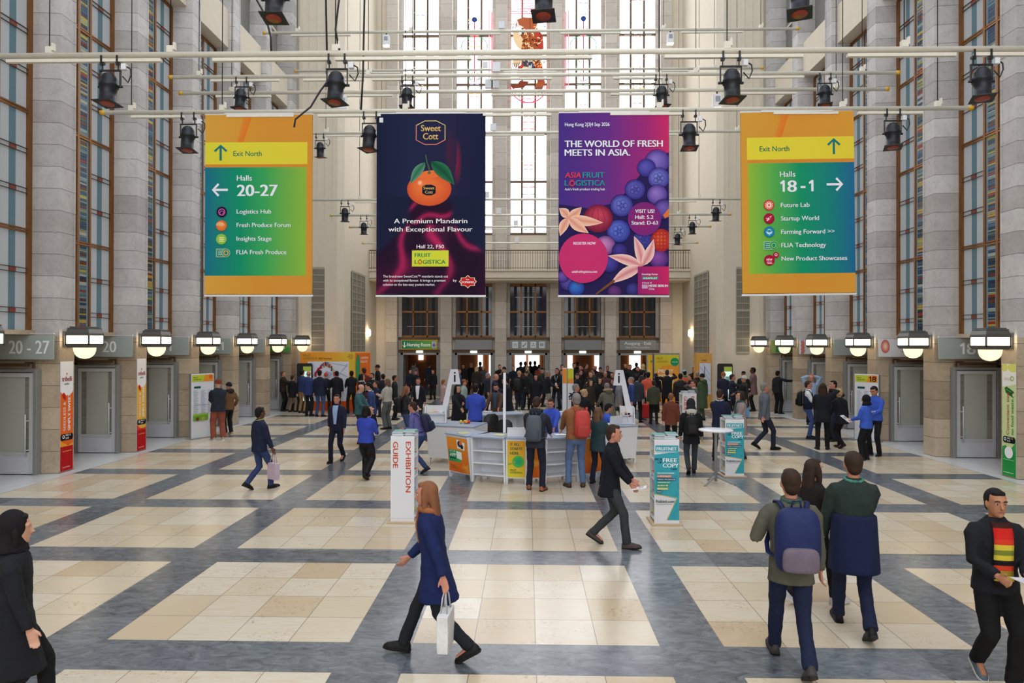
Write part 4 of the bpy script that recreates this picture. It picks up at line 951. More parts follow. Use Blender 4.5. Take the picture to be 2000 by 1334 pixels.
def fnet(a,w_,h):
    T=(62,164,180)
    a.poly([(0,h*.36),(w_,h*.30),(w_,h*.86),(0,h*.82)],T); a.poly([(w_*.9,h*.31),(w_,h*.30),(w_,.08),(w_*.5,.08)],T)
    a.line([(0,h*.36),(w_*.9,h*.315),(w_*.5,.08)],.012,(226,190,70))
    a.rect(w_*.04,h*.86,w_*.96,h*.93,T); a.text('FRUITNET',w_*.09,h*.873,.05,w_*.8,(236,240,244),.03); a.rect(w_*.04,h*.845,w_*.9,h*.85,(150,190,200))
    a.text('PICK',0.01,h*.755,.035,w_*.3,(30,44,60),.03); a.text('UP',w_*.14,h*.72,.035,w_*.17,(30,44,60),.03)
    a.text('FREE',w_*.34,h*.735,.062,w_*.56,(255,255,255),.02); a.text('COPY',w_*.34,h*.675,.062,w_*.62,(255,255,255),.02); a.text('HERE',w_*.68,h*.645,.025,w_*.22,(20,40,70),.03)
    for k,(t_,c,wd) in enumerate((('FRUCHTHANDEL',(80,180,190),.72),('EUROFRUIT',(226,130,90),.58),('FRESH PRODUCE',(30,50,90),.74),('ASIAFRUIT',(50,170,130),.54),('亚洲水果',(90,160,70),.46),('PRODUCE',(190,200,80),.44),('PLUS',(40,70,120),.18))):
        v=h*(.60-.036*k); a.rect(w_*.1,v-.008,w_*(.1+wd),v+.028,c); a.text(t_,w_*.12,v,.019,w_*(wd-.04),(240,246,248),.02)
    rr=random.Random(2)
    for k in range(26): a.disk(w_*rr.uniform(.74,.97),h*rr.uniform(.1,.58),.006,(40,130,150),None,None,8)
    a.text('fruitnet.com',w_*.05,h*.265,.05,w_*.74,(26,32,48),.02); a.rect(w_*.05,h*.245,w_*.7,h*.249,(120,126,134))
stand(-2.11,11.1,.385,.40,1.41,1,'white EXHIBITION GUIDE stand at front left with teal magazines on top','front EXHIBITION GUIDE stand',guide)
stand(2.17,11.1,.40,.42,1.38,-1,'nearer teal FREE COPY stand right of the walking person','nearer FREE COPY stand',fnet)
stand(4.48,15.16,.41,.42,1.27,-1,'farther teal FREE COPY stand behind the round high table','farther FREE COPY stand',fnet)
stand(4.87,21.0,.43,.42,1.42,-1,'distant white EXHIBITION GUIDE stand beside the grey tweed suit','distant EXHIBITION GUIDE stand',guide)
# round high table
o=empty('high_table',(3.86,14.4,0)); tag(o,'round white standing table on a grey tripod foot','table')
MB().lathe([(.0,1.11),(.345,1.11),(.35,1.12),(.35,1.135),(.345,1.14),(0,1.14)],40).build('table_top',M['white'],o)
MB().lathe([(.03,.06),(.03,1.0),(.045,1.06),(.045,1.11)],16).build('column',M['greymetal'],o)
for k in range(3):
    t=R(100+120*k); d=Vector((math.cos(t),math.sin(t),0)); MB().tube([d*.02+Vector((0,0,.16)),d*.1+Vector((0,0,.13)),d*.3+Vector((0,0,.04)),d*.4+Vector((0,0,.012))],[.03,.028,.022,.012],8).build('leg',M['greymetal'],o)
# ------------------------------------------------------------------ information counter units
def frame2(A,B):
    A=Vector((*A,0)); B=Vector((*B,0)); t=(B-A).normalized(); n=Vector((-t.y,t.x,0)); return A,B,t,n,(B-A).length
GT=plain('counter_top_grey',(150,164,184),.3,0,.03,2)
def unit(A,B,label,kind='shelf',h=.98,dep=.62,flare=.07,paint=None,base='white'):
    """one counter unit; A->B is its outer bottom edge (left to right for someone in front)"""
    A,B,t,n,L=frame2(A,B); o=empty('information_counter',tuple(A),math.atan2(t.y,t.x)); tag(o,label,'counter','units of the white information counter')
    MB().prism([(0,-flare-.03),(L,-flare-.03),(L-.08,dep),(.08,dep)],h-.035,h).build('counter_top',GT,o,bev=.006)
    for x in (0,L-.04):
        xi=.08 if x==0 else -.08
        m=MB(); m.loft([[(x,-flare,h-.035),(x+.04,-flare,h-.035),(x+.04,0,.16),(x,0,.16)],[(x+xi*.7,dep-.02,h-.035),(x+.04+xi*.7,dep-.02,h-.035),(x+.04+xi*.7,dep-.05,.16),(x+xi*.7,dep-.05,.16)]],smooth=False)
        m.build('side_panel',M['white'],o)
        for yy in (.0,dep-.16):
            MB().loft([[(x-.005,yy-.005,.16),(x+.045,yy-.005,.16),(x+.045,yy+.11,.16),(x-.005,yy+.11,.16)],[(x+.005,yy+.01,0),(x+.035,yy+.01,0),(x+.035,yy+.05,0),(x+.005,yy+.05,0)]][::-1],smooth=False).build('foot',M['white'],o)
    if kind=='shelf':
        MB().box(.03,L-.03,.30,.32,.14,h-.04).build('back_panel',M['white'],o)
        for z in (.15,.40,.66): MB().box(.03,L-.03,-flare*(z/h)+.005,.31,z,z+.025).build('shelf',M['white'],o)
    else:
        MB().loft([[(.02,-flare-.006,h-.04),(L-.02,-flare-.006,h-.04),(L-.02,-.006,.13),(.02,-.006,.13)],[(.02,-flare+.02,h-.04),(L-.02,-flare+.02,h-.04),(L-.02,.02,.13),(.02,.02,.13)]],smooth=False).build('front_panel',M['white'],o)
        if paint:
            hh=h-.17; dv=Vector((0,-flare,hh)).normalized()
            a=UpArt((0,-.008,.13),(1,0,0),tuple(dv),(0,-1,0),.003); paint(a,L,hh); put(a,o,'lettering')
    return o
def app(a,L,hh):
    O1=(232,150,50);O2=(220,104,36)
    a.poly([(.03,.02),(L-.03,.02),(L-.03,hh-.03),(.03,hh-.03)],[O2,O2,O1,O1])
    a.rect(.06,hh*.30,L*.62,hh*.62,(30,140,110),(70,180,90)); a.text('GET THE',.1,hh*.56,.035,.2,(230,240,230)); a.text('APP',.1,hh*.44,.07,.22,(245,250,245),.03); a.rect(.1,hh*.38,.3,hh*.41,(20,60,60))
    a.poly([(L*.5,hh*.68),(L*.82,hh*.64),(L*.86,hh*.84),(L*.5,hh*.92)],(236,238,240)); a.disk(L*.62,hh*.8,.07,(40,60,70)); a.disk(L*.68,hh*.82,.05,(220,120,60)); a.disk(L*.72,hh*.73,.05,(30,40,60))
    a.poly([(L*.45,hh*.4),(L*.68,hh*.38),(L*.68,hh*.58),(L*.45,hh*.6)],(238,240,242))
    a.poly([(L*.55,.02),(L-.03,.02),(L-.03,hh*.3),(L*.8,hh*.22),(L*.66,hh*.3),(L*.55,hh*.16)],[O2,O1,O1,(240,170,60),O2,O2])
    a.text('FRUIT',.1,hh*.17,.03,.15,(60,90,60),.02); a.text('LOGISTICA',.1,hh*.12,.03,.24,(60,90,60),.02)
def starts(a,L,hh):
    a.poly([(.03,.02),(L-.03,.02),(L-.03,hh-.03),(.03,hh-.03)],[(216,210,60),(226,196,60),(230,160,50),(226,166,50)])
    for k,(t_,wd) in enumerate((('IT ALL',.20),('STARTS',.25),('HERE.',.19))): a.text(t_,.09,hh*(.84-.115*k),.06,wd,(20,100,80),.03)
    a.disk(L*.6,hh*.43,.125,(30,160,120),(90,190,80)); a.line([(.04,hh*.36),(.12,hh*.38),(.2,hh*.43)],.03,(150,170,70))
    a.text('FRUIT',.09,hh*.19,.035,.13,(40,90,60),.02); a.text('LOGISTICA',.09,hh*.13,.035,.25,(40,90,60),.02)
def orangep(a,L,hh):
    a.poly([(.03,.02),(L-.03,.02),(L-.03,hh-.03),(.03,hh-.03)],[(216,90,36),(226,110,40),(236,160,60),(230,140,50)]); a.disk(L*.5,hh*.4,.1,(244,180,80),(226,120,50))
unit((-1.79,15.01),(-1.26,14.46),'counter unit with orange APP poster at the front left corner','poster',paint=app,flare=.10)
unit((-1.25,14.45),(-.53,14.22),'counter unit with open white shelves left of the yellow poster')
unit((-.52,14.22),(-.09,14.18),'counter unit with yellow IT ALL STARTS HERE poster','poster',paint=starts,flare=.02)
unit((-.08,14.18),(.27,14.20),'narrow counter unit with orange poster behind the grey backpack','poster',paint=orangep,flare=.02)
unit((.28,14.20),(1.01,14.50),'counter unit with open white shelves in front of the rust sweater')
unit((1.02,14.51),(1.55,15.06),'counter unit with orange poster at the front right corner','poster',paint=orangep,flare=.10)
unit((-2.50,16.75),(-1.30,16.32),'large white counter unit under the left i pylon','panel',h=.95,flare=.10,dep=.86)
unit((1.35,16.35),(2.58,16.82),'large white counter unit under the right i pylon','panel',h=.95,flare=.10,dep=.55)
unit((-.35,19.75),(-1.75,19.05),'rear counter unit in front of the royal blue blazer','panel',flare=.05)
unit((1.6,19.0),(.35,19.7),'rear counter unit in front of the green parka','panel',flare=.05)
# upstand on the front units, leaflet boxes
o=empty('counter_screen',(-.52,14.28,.98)); tag(o,'low white screen standing on the counter above the yellow poster','screen panel')
MB().box(.02,.78,0,.03,0,.17).build('panel',M['white'],o,bev=.005); MB().box(.02,.78,-.01,.04,.17,.19).build('cap',M['whitemetal'],o)
for sx,lb in ((-1,'left'),(1,'right')):
    o=empty('leaflet_box',((-2.36 if sx<0 else 2.40),16.95,.955)); o.scale=((.85 if sx<0 else .55),.8,1); tag(o,'white open leaflet box on the %s counter beside the i pylon'%lb,'leaflet box')
    m=MB(); m.box(-.32,.32,.22,.25,0,.42); m.build('back_panel',M['white'],o)
    for x in (-.32,.29): MB().prism([(-.06,0),(.22,0),(.22,.40),(.06,.40)],x,x+.03,0,Matrix(((0,0,1,0),(1,0,0,0),(0,1,0,0),(0,0,0,1)))).build('side_panel',M['white'],o)
    MB().box(-.29,.29,-.05,.22,.0,.02).build('floor_panel',M['white'],o); MB().box(-.29,.29,.05,.22,.2,.215).build('shelf',M['white'],o)
    for q in range(3): 
        z=1.175+.012*q; magazine((-2.36 if sx<0 else 2.40)+(-.15,.0,.14)[q]*(.85 if sx<0 else .5),17.06,1.175,.13,.12,.03+.01*q,(5,3,1)[q],'leaflet pile on the shelf of the %s leaflet box'%lb,'leaflets in the '+lb+' box')
def pylon(x,y,sx,rz,label,z0=.951,edge=False):
    """white A-shaped info pylon"""
    o=empty('info_pylon',(x,y,0),rz); tag(o,label,'info pylon','white i pylons on the counter')
    P=[(-.10,z0),(.06,z0),(.23,1.89),(.44,1.89),(.38,2.27),(.19,2.27)]
    P=[(-sx*a,b) for a,b in P]
    tf=Matrix(((1,0,0,0),(0,0,-1,0),(0,1,0,0),(0,0,0,1)))
    P2=[(a,b) for a,b in P]
    area=sum(P2[i][0]*P2[(i+1)%6][1]-P2[(i+1)%6][0]*P2[i][1] for i in range(6))
    if area<0: P2=P2[::-1]
    MB().prism(P2,-.03,.03,0,tf).build('panel',M['white'],o,bev=.004)
    a=UpArt((0,-.032,0),(1,0,0),(0,0,1),(0,-1,0),.002); cx=-sx*.30
    a.rect(cx-.02,1.95,cx+.02,2.13,(30,30,34)); a.rect(cx-.02,2.16,cx+.02,2.20,(30,30,34))
    if sx>0:  a.poly([(-.03,1.10),(.02,1.15),(-.03,1.20),(-.08,1.15)],(206,40,44))
    put(a,o,'lettering')
pylon(-2.22,17.38,-1,0,'white i pylon on the left counter leaning outwards at its foot')
pylon(2.50,17.12,1,0,'white i pylon on the right counter with small red sign')
pylon(-.58,15.0,-1,math.pi/2+.03,'white pylon seen edge-on above the yellow poster',z0=.981)
o=empty('sticker',(-1.42,16.3,.85)); 
bpy.data.objects.remove(o)
# office chairs, laptop, fruit and leaflets on the counters
def chair(x,y,rz,label):
    o=empty('office_chair',(x,y,0),rz); tag(o,label,'chair','black office chairs inside the counter')
    MB().box(-.24,.24,-.23,.23,.45,.53).build('seat',M['black'],o,bev=.03)
    m=MB(); m.loft([[(-.20,-.25,.6),(.20,-.25,.6),(.20,-.22,.6),(-.20,-.22,.6)],[(-.24,-.27,.8),(.24,-.27,.8),(.24,-.24,.8),(-.24,-.24,.8)],[(-.19,-.31,1.05),(.19,-.31,1.05),(.19,-.28,1.05),(-.19,-.28,1.05)],[(-.10,-.32,1.12),(.10,-.32,1.12),(.10,-.29,1.12),(-.10,-.29,1.12)]],smooth=True); m.build('backrest',M['black'],o)
    MB().tube([(0,-.2,.47),(0,-.26,.5),(0,-.27,.65)],.025,8).build('back_support',M['black'],o)
    MB().cyl((0,0,.1),(0,0,.46),.03).build('column',M['greymetal'],o)
    for k in range(5):
        t=R(72*k); MB().tube([(0,0,.12),(.28*math.cos(t),.28*math.sin(t),.07),(.29*math.cos(t),.29*math.sin(t),.0)],[.03,.022,.03],8).build('leg',M['black'],o)
    for s_ in (-1,1): MB().tube([(s_*.22,-.1,.5),(s_*.28,-.1,.6),(s_*.28,-.08,.7),(s_*.27,.12,.71)],.018,8).build('armrest',M['black'],o)
chair(-.72,16.0,R(160),'black office chair with high back behind the white shelves unit')
chair(-1.15,17.85,R(30),'black office chair behind the large left counter unit')
chair(1.93,17.55,R(-90),'black office chair under the seated person at the laptop')
o=empty('laptop',(2.05,16.95,.952),R(200)); tag(o,'open silver laptop on the right counter by the pylon','laptop')
MB().box(-.16,.16,-.11,.11,0,.015).build('keyboard_base',M['steel'],o,bev=.004); MB().box(-.16,.16,.10,.112,.015,.23,0,Matrix.Rotation(-.2,4,'X')).build('lid',M['whitemetal'],o,bev=.003); MB().disk if False else None
for q,(x,y,c,lb) in enumerate(((-1.72,16.9,(226,196,60),'yellow fruit on the left counter, left of the others'),(-1.62,16.93,(220,180,50),'yellow fruit in the middle on the left counter'),(-1.52,16.9,(200,46,40),'red fruit on the left counter'),(-1.58,16.83,(236,150,50),'orange fruit at the front on the left counter'))):
    o=empty('fruit',(x,y,.952)); tag(o,lb,'fruit','fruit on the left counter')
    MB().lathe([(.004,0),(.025,.004),(.042,.025),(.045,.042),(.038,.066),(.018,.08),(.005,.076)],16).build('flesh',plain('fruit_%d'%q,c,.35),o); MB().cyl((0,0,.074),(.004,0,.095),.003,n=6).build('stem',plain('stem',(80,70,40),.7),o)
for q,(x,y,z,lb,mi) in enumerate(((-1.45,14.75,.985,'pale leaflet pile on the corner above the APP poster',5),(-.66,14.45,.985,'yellow leaflet pile at the right end of the left shelves unit',5),(.05,14.42,1.175,'pale leaflet pile on the low white screen',1),(.62,14.52,.985,'white leaflet pile in front of the rust sweater',1),(1.8,16.8,.955,'white sheet on the right counter before the laptop',1),(-1.2,19.5,.985,'paper on the rear counter by the left i pylon',1),(.9,19.55,.985,'paper on the rear right counter',1))):
    magazine(x,y,z,.24,.18,.012,mi,lb,'papers on the counters',rnd.uniform(-.6,.6))
# ------------------------------------------------------------------ boards, kiosks and screens
def board(p,q,h,label,paint,depth=.08):
    A,B,t,n,L=frame2(p,q); o=empty('info_board',tuple(A),math.atan2(t.y,t.x)); tag(o,label,'info board','standing white boards')
    MB().box(0,L,0,depth,.02,h).build('panel',M['white'],o,bev=.006); MB().box(-.02,L+.02,-.12,depth+.12,0,.02).build('base_plate',M['greymetal'],o)
    MB().box(-.012,0,-.002,depth+.002,.02,h).build('edge_left',M['greymetal'],o); MB().box(L,L+.012,-.002,depth+.002,.02,h).build('edge_right',M['greymetal'],o)
    a=UpArt((0,-.003,0),(1,0,0),(0,0,1),(0,-1,0),.002); paint(a,L,h); put(a,o,'lettering')
def brd(num):
    def f(a,L,h):
        a.rect(.03,h-.24,L*.6,h-.03,(196,206,60)); a.poly([(L*.5,h-.24),(L-.03,h-.24),(L-.03,h-.03),(L*.6,h-.03)],(236,150,50)); a.disk(L*.85,h-.1,.07,(220,110,40)); 
        a.text('FRUIT',.08,h-.13,.04,L*.2,(40,90,60),.02); a.text('LOGISTICA',.08,h-.19,.04,L*.35,(40,90,60),.02)
        if num: a.one(L*.62,h-.22,.16,(20,20,20),1); a.text('8',L*.75,h-.22,.16,.12,(20,20,20),.02)
        a.rect(.1,h-.44,.34,h-.38,(30,80,80))
        for c in range(3):
            for k in range(22): a.rect(.08+c*L*.31,h-.52-k*.034,.08+c*L*.31+L*(.14+.12*((k*7+c*3)%5)/5),h-.512-k*.034,(120,140,170))
        if not num:
            a.rect(.06,.55,L*.72,.76,(110,170,50)); a.rect(.06,.7,L*.72,.76,(150,190,70)); a.disk(L*.25,.6,.06,(120,70,40)); a.disk(L*.5,.6,.07,(170,170,80)); a.rect(.1,1.02,L*.7,1.03,(60,80,130))
    return f
board((-10.27,20.55),(-9.93,21.32),1.98,'white info board with green strip beside the rust beanie',brd(None))
board((10.02,21.35),(10.42,20.70),2.02,'white info board marked 18 behind the two blue jackets',brd('18'))
o=empty('hall_map_wall',(0,0,0)); tag(o,'big orange Hall Overview map wall with white floor plan','map wall')
MB().prism([(-9.95,29.6),(-7.55,29.6),(-7.08,30.45),(-9.95,30.5)],0,2.55).build('box',plain('map_orange',(236,150,52),.55,0,.04,2),o,bev=.01)
a=UpArt((-9.95,29.596,0),(1,0,0),(0,0,1),(0,-1,0),.004)
a.rect(0,0.02,2.4,.5,(226,92,30)); a.rect(0,.5,2.4,2.54,(238,150,50),(238,190,70)); a.rect(1.75,1.75,2.4,2.54,(236,190,70),(228,190,60))
a.rect(.32,.42,2.12,2.14,(226,230,242))
a.text('FRUIT',.12,2.36,.09,.33,(90,120,50),.01); a.text('LOGISTICA',.12,2.24,.09,.6,(90,120,50),.01); a.text('Hall Overview',.8,2.24,.075,.58,(40,36,30),.02); a.text('Berlin',2.3,2.4,.05,.17,(110,90,40),.0,'r'); a.text('4|5|6 Feb',2.3,2.33,.05,.25,(110,90,40),.0,'r'); a.text('2026',2.3,2.26,.05,.15,(110,90,40),.0,'r')
rr=random.Random(5)
for k in range(60):
    t=k/59; u=.62+1.0*t; v=1.45+.55*math.sin(math.pi*min(1,t*1.05)); 
    a.rect(u+rr.uniform(-.05,.05),v+rr.uniform(-.08,.06),u+rr.uniform(.03,.1),v+rr.uniform(.08,.13),rr.choice([(170,30,50),(200,60,60),(70,110,160),(90,60,120),(210,190,110),(60,140,110)] if t>.3 else [(170,24,44),(190,50,50)]))
for p in ([(.36,1.7),(.9,1.35)],[(1.2,2.1),(2.08,1.95)],[(1.4,1.2),(2.08,2.05)],[(1.5,1.75),(2.05,1.5)],[(.5,.6),(1.0,1.1)],[(1.6,.7),(1.5,1.5)]): a.line(p,.014,(110,130,180))
a.poly([(1.0,1.5),(1.3,1.45),(1.4,1.65),(1.15,1.75)],(170,190,220)); a.disk(.55,1.3,.1,(240,170,60)); a.disk(.62,.95,.06,(70,110,190)); a.rect(.34,.44,.6,.52,(90,170,80))
put(a,o,'lettering')
sd=Vector((.47,.85,0)).normalized(); a=UpArt((-7.55+.004,29.6-.002,0),tuple(sd),(0,0,1),(sd.y,-sd.x,0),.004)
a.rect(.02,.05,.95,2.5,(226,110,40)); a.disk(.16,1.85,.14,(60,150,100),(40,140,100),.6); a.text('GREEN',.34,2.25,.1,.45,(244,220,200),.02); a.text('ROUTE',.34,2.08,.1,.42,(244,220,200),.02); put(a,o,'lettering_side')
def totem(x,y,label,side):
    o=empty('screen_totem',(x,y,0)); tag(o,label,'screen','black screen totems')
    MB().box(-.33,.33,0,.12,.0,2.03).build('housing',M['black'],o,bev=.01); MB().box(-.05,.29,-.006,0,.45,1.93).build('screen',M['screen'],o)
    MB().box(-.3,.3,0,.1,2.03,2.07).build('top_cap',M['black'],o)
    a=UpArt((0,-.008,0),(1,0,0),(0,0,1),(0,-1,0),.002); a.rect(-.05,1.72,.29,1.93,(190,214,90)); a.rect(0,1.2,.24,1.5,(150,200,190)); put(a,o,'display_image')
totem(-9.70,29.36,'black screen totem left of the Hall Overview map wall',-1)
totem(8.72,30.6,'black screen totem right of the slim map column',1)
o=empty('badge_kiosk',(6.62,33.0,0)); tag(o,'yellow orange PRINT YOUR badge kiosk panel by the last exit door','kiosk')
MB().box(-.62,.62,0,.3,0,2.5).build('body',M['greymetal'],o,bev=.008); MB().box(-.95,-.66,.02,.28,0,2.5).build('side_panel',M['greymetal'],o,bev=.008)
a=UpArt((0,-.004,0),(1,0,0),(0,0,1),(0,-1,0),.004)
a.poly([(-.58,.1),(.58,.1),(.58,2.42),(-.58,2.42)],[(232,140,50),(236,150,50),(214,210,60),(220,200,60)]); a.poly([(-.58,1.5),(-.2,1.9),(.58,1.95),(.58,1.2),(-.58,1.0)],(236,160,56)); a.disk(.38,2.08,.2,(40,160,100),(30,150,100)); a.text('WELCOME',.24,2.05,.05,.28,(220,244,230))
a.text('FRUIT',-.48,2.2,.09,.3,(110,130,50),.01); a.text('LOGISTICA',-.48,2.05,.09,.52,(190,110,50),.01); a.text('PRINT',-.4,1.55,.17,.72,(250,244,236),.03); a.text('YOUR',-.4,1.3,.17,.68,(250,244,236),.03); a.text('BADGE',-.4,1.05,.17,.74,(250,244,236),.03); a.rect(-.93,.1,-.68,2.42,(226,190,60),(236,170,60)); a.text('A',-.88,1.6,.1,.1,(240,220,200)); a.disk(-.74,2.1,.05,(40,150,100)); put(a,o,'lettering')
o=empty('map_column',(8.15,32.0,0)); tag(o,'slim orange column with white floor plan on the right','map column')
MB().box(-.36,.36,0,.55,0,2.5).build('body',plain('map_orange2',(214,158,70),.5),o,bev=.01); MB().box(.36,.40,-.005,.56,0,2.5).build('edge_panel',M['whitemetal'],o)
a=UpArt((0,-.004,0),(1,0,0),(0,0,1),(0,-1,0),.004); a.rect(-.22,.6,.3,2.05,(210,216,234)); a.text('Halls',-.1,2.15,.07,.2,(80,60,30)); a.line([(-.1,1.0),(.0,1.5),(.02,1.9)],.03,(90,50,90)); a.line([(-.2,1.9),(.28,1.2)],.015,(110,130,180)); a.line([(-.05,2.0),(.25,1.5)],.015,(110,130,180)); put(a,o,'lettering')
o=empty('signpost_column',(1.19,21.3,0)); tag(o,'slim white column with orange and yellow top in the crowd','column sign')
MB().box(-.17,-.045,0,.13,0,2.17).box(-.045,-.02,.02,.11,0,2.15,1).box(-.02,.17,0,.13,0,2.17).build('post',[M['white'],M['bronze_dark']],o); MB().box(-.22,.22,-.08,.2,0,.02).build('base_plate',M['greymetal'],o)
a=UpArt((0,-.003,0),(1,0,0),(0,0,1),(0,-1,0),.003); a.rect(-.165,1.7,-.05,2.15,(236,140,50),(236,160,60)); a.rect(-.015,1.85,.165,2.15,(206,206,60)); a.rect(-.015,1.7,.165,1.85,(232,150,60)); a.text('?',.02,1.2,.2,.12,(30,60,70),.03); put(a,o,'lettering')
# suitcase and bags on the floor
o=empty('suitcase',(4.56,26.7,0)); tag(o,'bright red trolley suitcase behind the orange jacket person','suitcase')
MB().box(-.20,.20,-.13,.13,.06,.62).build('shell',plain('suitcase_red',(190,28,30),.35,0,.06,6),o,bev=.035)
for x in (-.15,.15):
    for yy in (-.08,.08): MB().cyl((x-.02,yy,.03),(x+.02,yy,.03),.03,n=12).build('wheel',M['black'],o)
m=MB(); m.tube([(-.09,.12,.6),(-.10,.12,1.12),(.02,.12,1.12),(.02,.12,.6)],.011,6); m.build('pull_handle',M['steel'],o); MB().box(-.05,.05,-.02,.02,.62,.645).build('carry_handle',M['black'],o)
o=empty('floor_bag',(-10.35,29.5,0)); 
bpy.data.objects.remove(o)
# ------------------------------------------------------------------ people
def ell_ring(cx,cy,cz,a,b,n=14,sq=1.0):
    out=[]
    for k in range(n):
        t=2*math.pi*k/n; c,s_=math.cos(t),math.sin(t)
        out.append(Vector((cx+a*math.copysign(abs(c)**sq,c),cy+b*math.copysign(abs(s_)**sq,s_),cz)))
    return out
def ik(a,t,l1,l2,pole):
    d=t-a; L=min(d.length,(l1+l2)*.999); d=d.normalized()
    x=(l1*l1-l2*l2+L*L)/(2*L); h=math.sqrt(max(l1*l1-x*x,0))
    p=pole-d*pole.dot(d); p=p.normalized() if p.length>1e-4 else d.orthogonal()
    return a+d*x+p*h, a+d*L
FOLD=bpy.data.textures.new('cloth_folds','CLOUDS'); FOLD.noise_scale=.13; FOLD.noise_depth=2
def folds(o,st=.02):
    d=o.modifiers.new('folds','DISPLACE'); d.texture=FOLD; d.strength=st; d.mid_level=.5; d.texture_coords='LOCAL'
def remesh(o,v,smooth=2,f=.5):
    m=o.modifiers.new('remesh','REMESH'); m.mode='VOXEL'; m.voxel_size=v; m.use_smooth_shade=True
    s_=o.modifiers.new('smooth','SMOOTH'); s_.iterations=smooth; s_.factor=f
ARM={ # hand targets in body space: x outwards, y forward, z up (for a 1.75 m person)
 'hang':(.255,.03,.80),'hangf':(.25,.16,.83),'hangb':(.26,-.14,.84),'phone':(.09,.33,1.18),'hold':(.13,.34,1.06),'low':(.14,.30,.95),'pocket':(.25,.06,.93),
 'fold':(-.06,.24,1.16),'ear':(.13,.10,1.56),'point':(.22,.52,1.22),'out':(.62,.20,1.36),'headtop':(.07,-.02,1.72),'up':(.34,.34,1.58),'counter':(.20,.40,1.02),'carry':(.27,.05,.80),'strap':(.16,.17,1.28),'face':(.05,.20,1.52)}
SKIN={'p':(206,156,130),'t':(176,122,92),'d':(96,62,46),'r':(196,134,112)}
HAIRC={'k':(22,18,17),'b':(58,38,26),'l':(112,78,50),'g':(128,124,120),'y':(186,150,96),'o':(140,84,44),'w':(190,186,180)}
LIB={}
def hand_mb(mb,W,d,thumb,side,curl=.45,k=1.0,fr=.0092):
    """palm, four fingers and a thumb; d = direction, thumb = thumb side"""
    d=d.normalized(); th=(thumb-d*thumb.dot(d)).normalized(); n=d.cross(th)*side
    P=lambda a,b,c:W+d*a*k+th*b*k+n*c*k
    mb.tube([P(-.02,0,0),P(.02,0,0),P(.06,.002,0),P(.088,.0,.004)],[.024*k,.030*k,.036*k,.032*k],10,flat=(1.1,.48),up=th)
    for q,(b,L) in enumerate(((.028,.068),(.0095,.078),(-.0095,.072),(-.028,.056))):
        a0=P(.078,b,.002); c1=curl*(.7+.12*q); d1=(d*math.cos(c1)+n*math.sin(c1)); d2=(d*math.cos(2.1*c1)+n*math.sin(2.1*c1)); d3=(d*math.cos(3*c1)+n*math.sin(3*c1))
        a1=a0+d1*L*.45*k; a2=a1+d2*L*.32*k; a3=a2+d3*L*.25*k
        mb.tube([a0,a1,a2,a3],[fr*k,fr*.95*k,fr*.9*k,fr*.7*k],8)
    t0=P(.012,.024,.004); t1=P(.045,.05,.014); t2=P(.075,.058,.026)
    mb.tube([t0,t1,t2],[.013*k,.011*k,.008*k],8)
